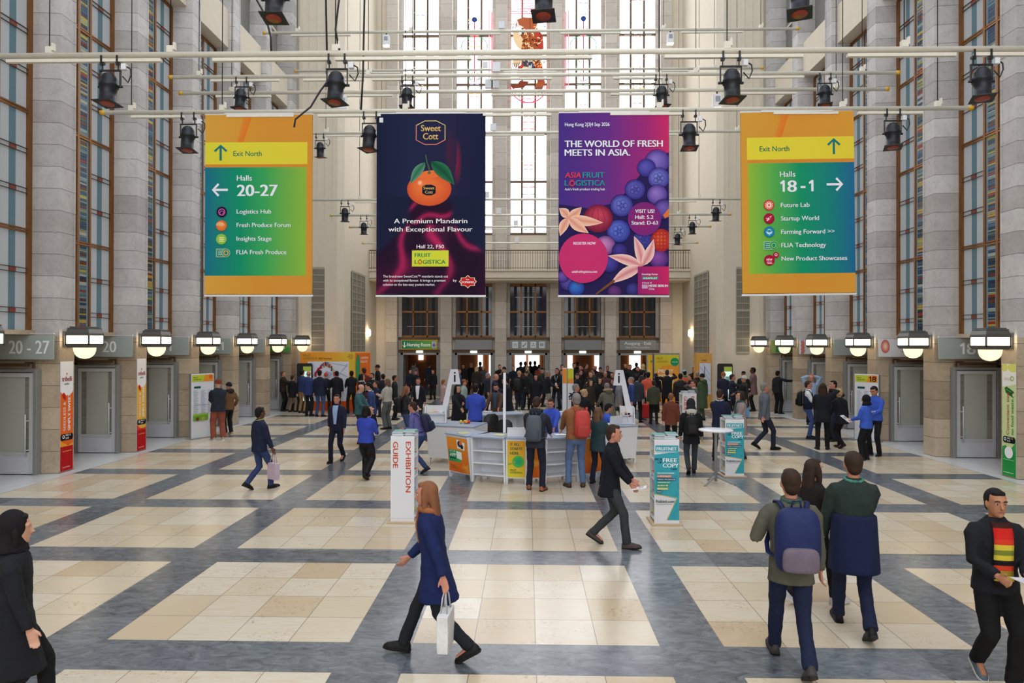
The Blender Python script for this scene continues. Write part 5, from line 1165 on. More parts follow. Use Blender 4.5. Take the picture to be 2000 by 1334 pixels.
def person(label,x,y,face,h=1.74,top=(30,32,40),bot=(30,32,40),shoe=(24,22,22),hair='short',hc='b',skin='p',pose='stand',arms=('hang','hang'),hem=.86,lean=0,look=0,nod=0,
           shirt=None,tie=None,lanyard=None,hat=None,collar=None,wide=0,fat=1.0,skirt=None,ph=1,stride=.30,vest=None,hood=None,fur=None,stripes=None,group=None,scarf=None,text=None,beard=None,z=0):
    far=y>23.5; near=y<12
    o=empty('person',(x,y,z),-R(face)); o.scale=(h/1.75,)*3; tag(o,label,'person',group)
    cl=math.cos(lean); sl=math.sin(lean)
    zb=.95; drop=0
    sit=(pose=='sit')
    def sp(px,py,pz): 
        dz=pz-zb; return Vector((px,py+dz*sl,zb+dz*cl-drop))
    if pose=='walk': drop=.025
    if sit: drop=.36
    # legs
    hips=[sp(-.09,0,.92),sp(.09,0,.92)]
    feet=[]
    if pose=='walk':
        s_=ph
        fF=(Vector((0,stride,.085)),Vector((0,1,.12))); fB=(Vector((0,-stride*1.05,.16)),Vector((0,1,-.55)))
        for sd in (-1,1):
            a,b=(fF if sd==s_ else fB); feet.append((Vector((sd*.075,a.y,a.z)),b))
    elif sit:
        for sd in (-1,1): feet.append((Vector((sd*.12,.38,.085)),Vector((0,1,0))))
    else:
        rr=random.Random(int(x*100)+int(y*10)); 
        for sd in (-1,1): feet.append((Vector((sd*(.11+.03*rr.random()),rr.uniform(-.05,.06),.085)),Vector((sd*.22,1,0))))
    legs=[]
    for sd,(hp,(ft,fd)) in zip((-1,1),zip(hips,feet)):
        kn,an=ik(hp,ft,.435,.425,Vector((sd*.08,1,.0))); legs.append((hp,kn,an,fd.normalized()))
    # arms
    sh=[sp(-.178,-.005,1.405),sp(.178,-.005,1.405)]; arm=[]
    for sd,S,a in zip((-1,1),sh,arms):
        t=ARM[a] if isinstance(a,str) else a
        T=Vector((sd*t[0],t[1],t[2]-drop)) if not lean else sp(sd*t[0],t[1],t[2])
        pole=Vector((sd*.5,-.9,-.25)) if t[2]<1.5 else Vector((sd*1.0,.1,-.2))
        el,wr=ik(S,T,.285,.255,pole); arm.append((S,el,wr))
    neck=sp(0,.0,1.46); hd0=sp(0,.012,1.60); q=math.cos(nod),math.sin(nod)
    hc0=sp(0,.0,1.53)+Vector((0,.018+.08*q[1]+.0,.09*q[0]))
    Rm=Matrix.Rotation(-R(look),3,'Z') @ Matrix.Rotation(-(nod+lean*.5),3,'X')
    H=lambda a,b,c: hc0+Rm @ Vector((a,b,c))
    # ---- body: one continuous surface
    bd=MB()
    tor=[(.84,.12,.08),(.93,.148,.10),(1.03,.135,.092),(1.14,.132,.092),(1.27,.152,.10),(1.37,.155,.095),(1.435,.12,.075),(1.475,.062,.056)]
    bd.loft([[sp(v.x,v.y,zz) for v in ell_ring(0,0,0,a,b)] for zz,a,b in tor])
    bd.tube([sp(0,-.008,1.44),sp(0,.0,1.50),H(0,-.012,-.03)],[.056,.052,.055],12)
    rings=[]
    for zz,a,f_,bk in ((-.118,.030,.060,-.02),(-.10,.046,.082,.03),(-.07,.060,.090,.058),(-.035,.068,.091,.078),(0,.073,.092,.090),(.04,.076,.093,.097),(.075,.071,.080,.093),(.10,.055,.060,.075),(.118,.028,.030,.04)):
        ring=[]
        for k in range(16):
            t=2*math.pi*k/16; c,s_=math.cos(t),math.sin(t); ring.append(H(a*c,(f_ if s_>0 else bk)*s_,zz))
        rings.append(ring)
    bd.loft(rings)
    bd.tube([H(0,.086,.022),H(0,.098,-.005),H(0,.112,-.026),H(0,.090,-.034)],[.010,.012,.0155,.012],8)      # nose
    bd.tube([H(-.05,.078,.035),H(0,.092,.034),H(.05,.078,.035)],[.010,.011,.010],8)                        # brow
    for sd in (-1,1): bd.ell(H(sd*.076,-.002,-.005),(.013,.022,.033),8,6,0,Rm)                                # ears
    bd.ell(H(0,.083,-.058),(.026,.014,.010),8,6,0,Rm); bd.ell(H(0,.072,-.094),(.024,.018,.018),8,6,0,Rm)        # lips, chin
    for sd,(S,el,wr) in zip((-1,1),arm):
        bd.tube([S+Vector((-sd*.06,0,-.03)),S+Vector((-sd*.02,0,-.02)),S*.5+el*.5,el,el*.5+wr*.5,wr],[.035,.036,.042,.038,.034,.026],10)
        d=(wr-el); up=Vector((0,1,0)) if abs(d.normalized().z)>.75 else Vector((-sd*.35,0,1))
        hand_mb(bd,wr,d,up,sd if abs(d.normalized().z)>.75 else sd,.35 if not far else .3,1.0,.0094 if not far else .0105)
    for sd,(hp,kn,an,fd) in zip((-1,1),legs):
        bd.tube([hp+Vector((0,0,.04)),hp,hp*.5+kn*.5,kn,kn*.6+an*.4,an],[.07,.078,.066,.048,.046,.034],10)
        f=Vector((fd.x,fd.y,0)).normalized(); bd.tube([an,an+fd*.06+Vector((0,0,-.035)),an+fd*.14+Vector((0,0,-.05))],[.034,.032,.025],8)
    b=bd.build('body',cloth(SKIN[skin],.55) if False else plain('skin_'+skin,SKIN[skin],.5,0,.08,14,.35),o); remesh(b,.0085 if near else (.0105 if not far else .0125),2,.45)
    # ---- trousers
    tr=MB(); lw=1+wide
    tr.loft([[sp(v.x,v.y,zz) for v in ell_ring(0,-.008,0,a*fat,b_*fat)] for zz,a,b_ in ((.80,.10,.09),(.86,.158,.115),(.95,.172,.125),(1.04,.155,.112))])
    for sd,(hp,kn,an,fd) in zip((-1,1),legs):
        ak=an+ (an-kn).normalized()*.02
        tr.tube([hp+Vector((sd*-.0,0,.06)),hp+Vector((0,0,-.02)),hp*.5+kn*.5,kn,kn*.5+an*.5,ak],[.08*fat,.092*fat,.082*lw,.068*lw,.063*lw,.058*lw*1.05],12)
    t_=tr.build('trousers',cloth(bot),o); remesh(t_,.013 if near else (.017 if not far else .021),3)
    if y<24: folds(t_,.022)
    # ---- shoes
    for sd,(hp,kn,an,fd) in zip((-1,1),legs):
        sb=MB(); f=fd; r_=Vector((f.y,-f.x,0)).normalized(); u=r_.cross(f).normalized(); base=an-u*.083 if abs(fd.z)<.3 else an-u*.085
        def sr(s_,wd,ht,z0=0): return [base+f*s_+r_*wd*c+u*(z0+ht*(.5+.5*e)) for c,e in ((-1,-1),(-1.05,-.5),(-.85,.4),(-.4,1),(.4,1),(.85,.4),(1.05,-.5),(1,-1))]
        sb.loft([sr(-.075,.026,.06),sr(-.06,.036,.095),sr(-.02,.04,.105),sr(.03,.04,.095),sr(.08,.044,.075),(sr(.13,.046,.06)),sr(.17,.038,.048),sr(.195,.02,.03)])
        sob=sb.build('shoe',cloth(shoe,.5),o)
        so=MB(); so.loft([[base+f*s_+r_*wd*c+u*zz for c,zz in ((-1,-.004),(-1,.018),(1,.018),(1,-.004))] for s_,wd in ((-.08,.026),(-.05,.042),(.03,.044),(.1,.051),(.16,.046),(.2,.022))],smooth=False)
        so.build('sole',cloth((210,210,206) if sum(shoe)>330 or shoe[2]>110 else (30,28,26),.6),sob)
    # ---- jacket
    jk=MB(); e=.0; stf=.05 if (pose=='walk' and hem<.75) else 0
    jr=[]
    zz=hem
    lows=[]
    while zz<.93: lows.append(zz); zz+=.09
    for zz in lows:
        t=(.93-zz); jr.append((zz,.185+.05*t+.02*wide,.132+.10*t+stf*(t/.4),-.0))
    jr += [(.95,.183,.132,0),(1.05,.175,.122,0),(1.16,.176,.122,0),(1.28,.188,.130,0),(1.36,.196,.122,0),(1.415,.178,.108,0),(1.455,.125,.090,0),(1.48,.088,.078,0),(1.50,.075,.070,.0)]
    jk.loft([[sp(v.x,v.y,zz) for v in ell_ring(0,off,0,a*fat,b_*fat,16,.9)] for zz,a,b_,off in jr])
    for sd,(S,el,wr) in zip((-1,1),arm):
        we=wr+(el-wr).normalized()*.015; Si=S+Vector((-sd*.075,0,.012))
        jk.tube([Si,S+Vector((-sd*.012,0,-.006)),S*.8+el*.2+Vector((sd*.004,0,-.004)),S*.5+el*.5,el,el*.5+we*.5,we],[.040,.056*fat,.066*fat,.064,.058,.053,.046],12)
    j=jk.build('jacket' if hem>.8 else 'coat',cloth(top),o); remesh(j,.0125 if near else (.016 if not far else .02),3)
    if y<24: folds(j,.024)
    if vest:
        vb=MB(); vb.loft([[sp(v.x,v.y,zz) for v in ell_ring(0,0,0,a,b_,16,.9)] for zz,a,b_ in ((.90,.196,.142),(1.05,.188,.136),(1.2,.194,.138),(1.33,.186,.138),(1.42,.150,.112),(1.47,.092,.084))]); vb.build('vest',cloth(vest),o)
    if skirt:
        c,za,zb_=skirt; sb=MB(); n_=5
        sb.loft([[sp(v.x,v.y,zb_+(za-zb_)*k/n_) for v in ell_ring(0,-.01,0,.20+.03*(1-k/n_),.15+.05*(1-k/n_)+stf,16,.9)] for k in range(n_+1)]); s3=sb.build('tied_jacket',cloth(c),o); remesh(s3,.016,2)
    # ---- front details
    def fr(u,zz,extra): # point on the chest front
        a=b_=None
        for (z0,a0,b0,_),(z1,a1,b1,_) in zip(jr,jr[1:]):
            if z0<=zz<=z1: k=(zz-z0)/(z1-z0); a=a0+(a1-a0)*k; b_=b0+(b1-b0)*k; break
        if a is None: a,b_=jr[0][1],jr[0][2]
        a*=fat; b_*=fat
        cu=max(-1,min(1,u/a)); return sp(u,b_*math.sqrt(1-abs(cu)**2.2)+extra,zz)
    if shirt or stripes:
        rows=12; zt,zl=1.47,(1.0 if not stripes else .93); m=MB(); vs=[]; 
        for k in range(rows+1):
            zz=zl+(zt-zl)*k/rows; w0=(.03+.05*(k/rows)*(1 if k<rows-1 else .8)) if not stripes else .075
            vs += [fr(-w0,zz,.018),fr(-w0*.5,zz,.021),fr(0,zz,.022),fr(w0*.5,zz,.021),fr(w0,zz,.018)]
        m.v=[tuple(p) for p in vs]
        for k in range(rows):
            c=lin(shirt) if shirt else lin(stripes[k%len(stripes)])
            for q in range(4): m.f.append((5*k+q,5*k+q+1,5*k+q+6,5*k+q+5)); m.m.append(0); m.c.append(c); m.sm.append(True)
        sh_=m.build('shirt',M['print'],o); s4=sh_.modifiers.new('thickness','SOLIDIFY'); s4.thickness=.012; s4.offset=-1
    if tie:
        m=MB(); m.loft([[fr(-.012,1.43,.014),fr(.012,1.43,.014),fr(.012,1.43,.026),fr(-.012,1.43,.026)],[fr(-.026,1.10,.012),fr(.026,1.10,.012),fr(.026,1.10,.026),fr(-.026,1.10,.026)]]); m.build('tie',cloth(tie),o)
    if collar:
        m=MB(); m.tube([sp(.075*math.cos(t),.072*math.sin(t)-.004,1.485+.012*math.sin(t*1)) for t in [2*math.pi*k/12 for k in range(13)]],.016,8); m.build('collar',cloth(collar),o)
    if scarf:
        m=MB(); m.tube([sp(.085*math.cos(t),.085*math.sin(t),1.485+.01*math.sin(3*t)) for t in [2*math.pi*k/12 for k in range(13)]],.036,8); m.tube([fr(.05,1.45,.03),fr(.06,1.3,.03),fr(.055,1.12,.03)],[.035,.04,.03],8,flat=(1,.5)); s5=m.build('scarf',cloth(scarf),o); remesh(s5,.014,2)
    if hood:
        m=MB(); m.ell(sp(0,-.105,1.47),(.125,.075,.085),12,8); m.tube([sp(.11*math.cos(t),.09*math.sin(t)-.02,1.49-.02*math.sin(t)) for t in [R(150+k*24) for k in range(11)]],.034,8); hb=m.build('hood',cloth(hood),o); remesh(hb,.016,3)
        if fur:
            m=MB(); rr=random.Random(3); pts=[sp(.125*math.cos(t),.10*math.sin(t)-.06,1.53-.02*math.sin(t)) for t in [R(160+k*22) for k in range(11)]]; m.tube(pts,.036,8)
            for p in pts:
                for k in range(7): d=Vector((rr.uniform(-1,1),rr.uniform(-1,1),rr.uniform(-.6,1))).normalized(); m.cyl(p+d*.02,p+d*.058,.009,.002,5)
            m.build('fur_trim',cloth(fur),o)
    if lanyard:
        m=MB(); m.tube([fr(-.06,1.44,.012),fr(-.035,1.3,.014),fr(0,1.16,.016),fr(.035,1.3,.014),fr(.06,1.44,.012)],.007,6); m.build('lanyard',cloth(lanyard),o)
        MB().loft([[fr(-.04,1.15,.012),fr(.04,1.15,.012),fr(.04,1.15,.018),fr(-.04,1.15,.018)],[fr(-.04,1.04,.012),fr(.04,1.04,.012),fr(.04,1.04,.018),fr(-.04,1.04,.018)]][::-1],smooth=False).build('name_badge',M['white'],o)
    if text:
        m=UpArt((.0,-.176,1.30),(-1,0,0),(0,0,1),(0,-1,0),.003); m.du=Vector((1,0,0)); m.text(text,0,0,.05,.26,(240,244,255),.02,'c'); lt=m.build('back_lettering',o)
    # ---- hair and headgear
    hcol=cloth(HAIRC[hc],.7)
    if hair in ('short','long','bun','pony','bob','fringe'):
        m=MB()
        if hair=='fringe': m.ell(H(0,-.034,-.005),(.083,.080,.055),14,9,0,Rm)
        else:
            m.ell(H(0,-.021,.036),(.084,.103,.100),16,10,0,Rm); m.ell(H(0,.045,.095),(.058,.035,.030),10,6,0,Rm)
            m.ell(H(0,-.055,-.02),(.070,.060,.075),12,8,0,Rm)
        if hair in ('long','bob'):
            L=-.30 if hair=='long' else -.15
            m.tube([H(0,-.05,.05),H(0,-.075,-.06),H(0,-.085,(L-.06)/2),H(0,-.075,L)],[.085,.09,.088,.06],12,flat=(1,.55),up=Rm@Vector((1,0,0)))
            for sd in (-1,1): m.tube([H(sd*.062,.0,.06),H(sd*.082,.005,-.02),H(sd*.082,.005,-.10),H(sd*.07,.02,L*.85)],[.028,.032,.034,.018],8)
        if hair=='bun': m.ell(H(0,-.12,.06),(.042,.042,.042),10,8)
        if hair=='pony': m.tube([H(0,-.11,.05),H(0,-.16,.02),H(0,-.16,-.1),H(0,-.13,-.2)],[.03,.038,.034,.012],8)
        hb=m.build('hair',hcol,o); remesh(hb,.011 if not far else .014,1)
    if beard:
        m=MB(); m.ell(H(0,.048,-.085),(.056,.048,.040),12,8,0,Rm); m.tube([H(-.03,.088,-.042),H(0,.099,-.040),H(.03,.088,-.042)],.009,8); m.build('beard',cloth(HAIRC[beard],.8),o)
    if hat:
        kind,c=hat; m=MB()
        if kind=='beanie':
            m.ell(H(0,-.012,.062),(.088,.106,.092),16,10,0,Rm); m.tube([H(.087*math.cos(t),.103*math.sin(t)-.010,.035-.018*math.sin(t)*-1) for t in [2*math.pi*k/14 for k in range(15)]],.017,8)
            hb=m.build('beanie',cloth(c),o); remesh(hb,.011,1)
        elif kind=='cap':
            m.ell(H(0,-.008,.066),(.085,.102,.075),16,10,0,Rm); m.loft([[H(-.06,.075,.058),H(.06,.075,.058),H(.06,.075,.070),H(-.06,.075,.070)],[H(-.045,.165,.040),H(.045,.165,.040),H(.045,.165,.048),H(-.045,.165,.048)]]); hb=m.build('cap',cloth(c),o)
        elif kind=='scarf':
            m.ell(H(0,-.02,.02),(.094,.112,.125),16,10,0,Rm); m.tube([H(0,-.02,-.05),sp(0,-.02,1.47)],[.09,.13],12); hb=m.build('headscarf',cloth(c),o)
        elif kind=='hood':
            m.ell(H(0,-.03,.03),(.105,.115,.135),16,10,0,Rm); m.tube([H(0,-.04,-.04),sp(0,-.03,1.46)],[.10,.14],12); hb=m.build('raised_hood',cloth(c),o); remesh(hb,.013,2)
    # ---- face
    f=(face+look)%360
    if 70<=f<=290 and (y<36):
        for sd in (-1,1):
            if (sd<0 and f>250) or (sd>0 and f<110): pass
            m=MB(); m.ell(H(sd*.031,.079,.008),(.0125,.0095,.0068),8,6,0,Rm); ey=m.build('eye',plain('eye_white',(214,208,200),.3),o)
            m=MB(); m.ell(H(sd*.031,.0845,.008),(.0068,.0055,.0066),8,6,0,Rm); m.build('iris',plain('iris_dark',(40,28,20),.2),ey)
            m=MB(); m.tube([H(sd*.015,.098,.033),H(sd*.032,.097,.038),H(sd*.05,.086,.033)],[.0045,.0055,.004],6); m.build('eyebrow',hcol,o)
        m=MB(); m.tube([H(-.022,.090,-.058),H(0,.098,-.057),H(.022,.090,-.058)],[.003,.0052,.003],6); m.build('mouth',plain('lips',(150,84,76),.5),o)
    # ---- where the hands and the back are, in world space
    Mx=Matrix.Translation((x,y,z)) @ Matrix.Rotation(-R(face),4,'Z') @ Matrix.Scale(h/1.75,4)
    tips=[]
    for sd,(S,el,wr) in zip((-1,1),arm): tips.append(Mx @ (wr+(wr-el).normalized()*.10))
    LIB[label]=dict(hands=tips,back=Mx @ sp(0,-.13*fat,1.22),face=face,s=h/1.75,M=Mx,lean=lean,fat=fat)
    return o
def backpack(who,label,c,c2=None,w_=.30,hh=.46,dep=.15,zc=1.20,side=0):
    i=LIB[who]; o=empty('backpack',(0,0,0)); o.matrix_world=i['M'] @ Matrix.Translation((side,0,0)) @ Matrix.Translation((0,-(zc-.95)*0,.0)); tag(o,label,'backpack')
    ln=i['lean']; 
    T=Matrix.Translation((0,0,.95)) @ Matrix.Rotation(-ln,4,'X') @ Matrix.Translation((0,-.145*i['fat'],zc-.95))
    def pr(z0,z1,d0,d1,ww,r=.05):
        rings=[]
        for k,(t,s_) in enumerate(((0,.72),(.06,.93),(.2,1),(.75,1),(.92,.86),(1,.55))):
            zz=z0+(z1-z0)*t; a=ww*s_/2; dd=d0+(d1-d0)*s_
            rings.append([T @ Vector((px,py,zz)) for px,py in ((-a,d0),(a,d0),(a*1.0,d0+(dd-d0)*.5),(a*.8,dd),(-a*.8,dd),(-a,d0+(dd-d0)*.5))])
        m=MB(); m.loft(rings); return m
    b=pr(-hh/2,hh/2,0,-dep,w_).build('bag_body',cloth(c,.6),o); s_=b.modifiers.new('sub','SUBSURF'); s_.levels=s_.render_levels=1
    p=pr(-hh/2+.03,-hh/2+.24,-dep+.03,-dep-.035,w_*.8).build('front_pocket',cloth(c2 or tuple(max(0,q-8) for q in c),.6),o); s_=p.modifiers.new('sub','SUBSURF'); s_.levels=s_.render_levels=1
    for sd in (-1,1):
        m=MB(); m.tube([T @ Vector(v) for v in ((sd*.09,.01,hh/2-.04),(sd*.115,.07,.285),(sd*.125,.17,.27),(sd*.125,.275,.16),(sd*.14,.285,0),(sd*.19,.2,-.1),(sd*.2,.1,-.16),(sd*.13,0,-.18))],.021,8,flat=(1,.45)); m.build('strap',cloth(tuple(max(0,q-10) for q in c),.6),o)
    m=MB(); m.tube([T @ Vector(v) for v in ((-.04,-.03,hh/2-.02),(-.03,-.04,hh/2+.045),(.03,-.04,hh/2+.045),(.04,-.03,hh/2-.02))],.009,6); m.build('grab_handle',cloth(tuple(max(0,q-10) for q in c),.6),o)
    return o
def held(who,side,kind,label,c=(226,228,232),rz=0,tilt=.5):
    """things held in a hand: sheet, booklet, phone, tote"""
    i=LIB[who]; p=i['hands'][side]
    if kind in('sheet','booklet','phone'):
        w_,d_,t_={'sheet':(.21,.28,.006),'booklet':(.16,.22,.012),'phone':(.072,.145,.01)}[kind]
        nm={'sheet':'paper_sheet','booklet':'booklet','phone':'phone'}[kind]
        o=empty(nm,tuple(p),-R(i['face'])+rz); o.rotation_euler=(tilt,0,-R(i['face'])+rz); tag(o,label,{'sheet':'paper','booklet':'booklet','phone':'phone'}[kind])
        MB().box(-w_/2,w_/2,-d_*.25,d_*.75,-t_/2+.012,t_/2+.012).build('pages' if kind!='phone' else 'case',cloth(c,.5),o,bev=.001)
        if kind!='phone': MB().box(-w_*.35,w_*.35,d_*.25,d_*.55,t_/2+.012,t_/2+.014).build('cover_print',cloth(tuple(int(q*.75) for q in c),.5),o)
    else:
        o=empty('tote_bag',tuple(p),-R(i['face'])+rz); tag(o,label,'bag')
        w_,hh=.30,.33
        m=MB(); m.loft([[(-w_/2*k,-.05*k,z_),(w_/2*k,-.05*k,z_),(w_/2*k,.05*k,z_),(-w_/2*k,.05*k,z_)] for k,z_ in ((.96,-hh-.2),(1.02,-hh-.1),(1.0,-.2))],smooth=False); m.build('bag_body',cloth(c,.6),o,bev=.008)
        for yy in (-.03,.03):
            m=MB(); m.tube([(-.08,yy,-.21),(-.06,yy*.5,-.07),(0,yy*.2,.0),(.06,yy*.5,-.07),(.08,yy,-.21)],.008,6); m.build('handle',cloth(tuple(int(q*.85) for q in c),.6),o)
    return o
# ------------------------------------------------------------------ who stands where (metres, degrees, 0 = facing away)
person('person in long black hooded coat walking at the left edge',-3.93,5.05,62,1.66, hem=0.5, bot=(24, 25, 30), shoe=(24, 25, 30), hair='long', hc='k', hat=('hood', (26, 22, 26)), pose='walk', arms=('hangb', 'hangf'), stride=0.22, ph=-1)
person('person in long blue coat and orange brown scarf striding left',-0.94,6.35,275,1.66, top=(18,36,92), hem=0.6, bot=(34, 36, 42), shoe=(22, 22, 24), hair='long', hc='o', scarf=(170, 96, 44), pose='walk', arms=('hangb', 'low'), lean=0.12, stride=0.34, ph=1, skin='r')
held('person in long blue coat and orange brown scarf striding left',0,'tote','white paper bag swinging behind the person in blue coat',(226,228,230))
person('person in black jacket and grey trousers walking right past the desk',1.12,9.93,105,1.78, top=(22,24,36), bot=(58, 62, 64), shoe=(74, 62, 58), hem=0.74, hair='short', hc='b', skin='r', pose='walk', arms=('low', 'low'), stride=0.24, ph=1, lean=0.06)
held('person in black jacket and grey trousers walking right past the desk',1,'booklet','white booklet in the hand of the person in grey trousers',(232,232,234),0,.2)
person('person with blue backpack walking away at lower right, olive coat',2.29,6.22,8,1.82, top=(92,90,76), bot=(26, 37, 70), shoe=(66, 62, 62), hem=0.78, hair='short', hc='b', skin='r', pose='walk', arms=('strap', 'hang'), stride=0.3, ph=-1, collar=(46, 96, 80))
backpack('person with blue backpack walking away at lower right, olive coat','bulky blue backpack with mauve pocket on the olive coat walker',(26,42,98),(112,98,116),.38,.54,.2,1.17)
person('person in dark coat and white sneakers half hidden behind the backpack walker',3.11,7.74,70,1.66, top=(34,30,30), bot=(26, 25, 28), shoe=(200, 200, 204), hem=0.7, hair='long', hc='b', pose='walk', arms=('hang', 'hangf'), stride=0.26, ph=1)
held('person in dark coat and white sneakers half hidden behind the backpack walker',1,'booklet','turquoise leaflet held by the person in dark coat and sneakers',(60,170,200),0,-1.2)
person('tall person in dark green sweater walking away, navy jacket round his waist',3.22,7.01,12,1.86, top=(40,54,50), bot=(24, 33, 66), shoe=(20, 20, 24), hem=1.0, hair='short', hc='b', skin='r', pose='walk', arms=('hangf', 'low'), stride=0.27, ph=-1, skirt=((20, 31, 70), 1.16, 0.62), collar=(60, 150, 130))
person('person in striped red and yellow shirt under open black jacket, lower right',3.95,6.00,188,1.70, top=(26,28,36), bot=(18, 18, 20), shoe=(84, 100, 114), hem=0.84, hair='short', hc='k', skin='t', pose='walk', arms=((0.1, 0.3, 1.08), (0.12, 0.3, 1.06)), stride=0.14, ph=-1, stripes=[(30, 24, 24), (196, 180, 50), (150, 130, 40), (200, 60, 36), (30, 24, 24), (210, 190, 60), (120, 130, 50), (206, 188, 60), (206, 60, 40), (200, 40, 34), (196, 36, 30), (60, 30, 26)], wide=0.12)
held('person in striped red and yellow shirt under open black jacket, lower right',0,'sheet','white paper in the hands of the striped shirt person',(222,224,236),0,.1)
person('person in navy puffer jacket and jeans walking away at left',-5.43,13.57,38,1.67, top=(28,36,66), bot=(44, 64, 112), shoe=(20, 20, 22), hem=0.82, hair='short', hc='k', skin='d', pose='walk', arms=('hang', 'hangf'), stride=0.22, ph=1, collar=(150, 160, 60))
held('person in navy puffer jacket and jeans walking away at left',1,'tote','pale pink bag in the hand of the navy puffer person',(206,180,200))
person('person in navy suit and light blue shirt walking towards the camera',-4.77,16.80,186,1.69, top=(26,32,58), bot=(24, 28, 46), shoe=(18, 18, 20), hem=0.82, hair='short', hc='b', skin='r', pose='walk', arms=('hangf', 'hangb'), stride=0.22, ph=1, shirt=(150, 172, 214))
person('person in bright blue jacket and wide black trousers facing away',-3.55,14.66,12,1.61, top=(36,66,190), bot=(20, 20, 24), shoe=(24, 24, 26), hem=0.88, hair='bob', hc='k', pose='walk', arms=('hold', 'hold'), stride=0.16, ph=-1, wide=0.35, collar=(190, 160, 170))
person('person in teal jacket with white collar turned towards the blue suit',-4.98,19.90,95,1.74, top=(52,100,108), bot=(40, 44, 52), hem=0.86, hair='fringe', hc='b', skin='p', arms=('low', 'hold'), collar=(190, 196, 206), nod=0.3)
person('person in blue suit bowing to the person in teal jacket',-4.76,20.55,262,1.76, top=(44,68,126), bot=(30, 44, 90), hem=0.8, hair='short', hc='k', skin='p', arms=('hang', 'hold'), collar=(226, 228, 236), nod=0.4, lean=0.08)
person('person in pale grey jacket and wide grey trousers checking a phone',-4.85,23.33,295,1.72, top=(186,182,172), bot=(92, 98, 98), shoe=(24, 24, 26), hem=0.93, hair='bob', hc='l', arms=('phone', 'hold'), wide=0.3)
person('person in dark jacket and jeans with a black backpack, near the left counter',-3.65,20.00,60,1.68, top=(44,48,56), bot=(52, 76, 124), shoe=(60, 50, 46), hem=0.9, hair='long', hc='o', arms=('low', 'hold'), nod=0.2)
backpack('person in dark jacket and jeans with a black backpack, near the left counter','black backpack on the person in jeans near the left counter',(26,27,31),None,.34,.48,.2,1.18)
person('person in purple blue top and jeans leaning behind the front stand',-2.48,15.40,285,1.66, top=(92,92,164), bot=(40, 62, 112), shoe=(30, 32, 50), hem=0.92, hair='short', hc='b', skin='r', pose='walk', arms=('hold', 'hang'), stride=0.16, ph=1, lean=0.35)
backpack('person in purple blue top and jeans leaning behind the front stand','navy backpack on the leaning person in jeans',(30,38,70),None,.34,.46,.2,1.14)
person('person in dark suit with open white shirt facing the camera',-3.91,24.00,182,1.72, top=(26,28,38), bot=(24, 25, 30), hem=0.8, hair='short', hc='b', skin='r', arms=('hang', 'hold'), shirt=(224, 226, 232))
person('person in royal blue blazer seen from behind inside the counter',-1.46,18.20,2,1.86, top=(40,78,206), bot=(24, 25, 30), hem=0.82, hair='short', hc='k', arms=('hold', 'hold'))
person('person in long black coat behind the left rear counter unit',-2.17,20.40,130,1.70, bot=(24, 25, 30), hem=0.6, hair='long', hc='k', arms=('counter', 'counter'))
person('person in open brown jacket looking down at the rear counter',-1.00,20.50,196,1.74, top=(88,62,44), bot=(28, 34, 58), hem=0.84, hair='short', hc='k', skin='r', arms=('counter', 'counter'), beard='k', shirt=(60, 80, 100), nod=0.25)
person('tall person in long black coat in profile behind the edge-on pylon',-0.70,22.60,268,1.84, bot=(24, 28, 40), hem=0.55, hair='short', hc='k', skin='r', arms=('low', 'hold'), nod=0.3, lean=0.1)
person('person with grey backpack and tan shoes at the front counter',0.09,13.69,12,1.86, top=(46,52,64), bot=(32, 34, 54), shoe=(160, 86, 40), hem=0.8, hair='short', hc='b', arms=('counter', 'counter'), lean=0.1, nod=0.35, hood=(40, 46, 56))
backpack('person with grey backpack and tan shoes at the front counter','grey backpack on the person with tan shoes',(84,92,104),(72,80,92),.31,.50,.17,1.16)
person('person in rust sweater and blue jeans at the front counter',0.92,13.96,352,1.92, top=(150,92,42), bot=(84, 112, 160), shoe=(84, 60, 50), hem=0.9, hair='short', hc='g', skin='r', arms=('counter', 'counter'), fat=1.1)
backpack('person in rust sweater and blue jeans at the front counter','bright red backpack on the rust sweater person',(206,48,38),(190,40,34),.31,.50,.19,1.20,.06)
person('person in dark teal jacket at the counter beside the red backpack',1.40,14.36,35,1.60, top=(40,66,72), bot=(28, 34, 58), hem=0.74, hair='long', hc='l', arms=('counter', 'low'))
person('person in bright blue jacket seated at the laptop',1.96,17.50,80,1.78, top=(38,90,216), bot=(24, 25, 30), hem=0.86, hair='short', hc='k', skin='t', pose='sit', arms=('hold', 'hold'), nod=0.3)
person('person in bright blue jacket half hidden behind the grey backpack',0.49,16.20,200,1.64, top=(40,80,210), bot=(24, 25, 30), hem=0.86, hair='short', hc='b', skin='r', arms=('counter', 'counter'), nod=0.3)
person('person in olive parka with fur trimmed hood at the rear counter',2.46,21.30,335,1.72, top=(102,102,88), bot=(60, 64, 52), hem=0.62, hair='short', hc='g', arms=('counter', 'counter'), hood=(98, 98, 84), fur=(176, 146, 108), lean=0.2, fat=1.12)
person('person in black jacket left of the olive parka, head turned right',1.59,20.10,48,1.60, bot=(24, 25, 30), hem=0.84, hair='bun', hc='y', arms=('low', 'hold'), look=30)
person('person in navy coat looking right beside the signpost column foot',1.38,20.72,75,1.72, top=(34,40,62), bot=(28, 34, 58), hem=0.7, hair='short', hc='g', skin='r', arms=('hold', 'hold'), look=15)
person('person in grey tweed suit with white papers and phone',5.31,22.20,258,1.77, top=(86,84,82), bot=(70, 70, 70), hem=0.8, hair='short', hc='b', skin='r', arms=('hold', 'ear'), collar=(222, 224, 230))
held('person in grey tweed suit with white papers and phone',0,'sheet','white papers in the hand of the grey suit person',(232,234,238),0,.2)
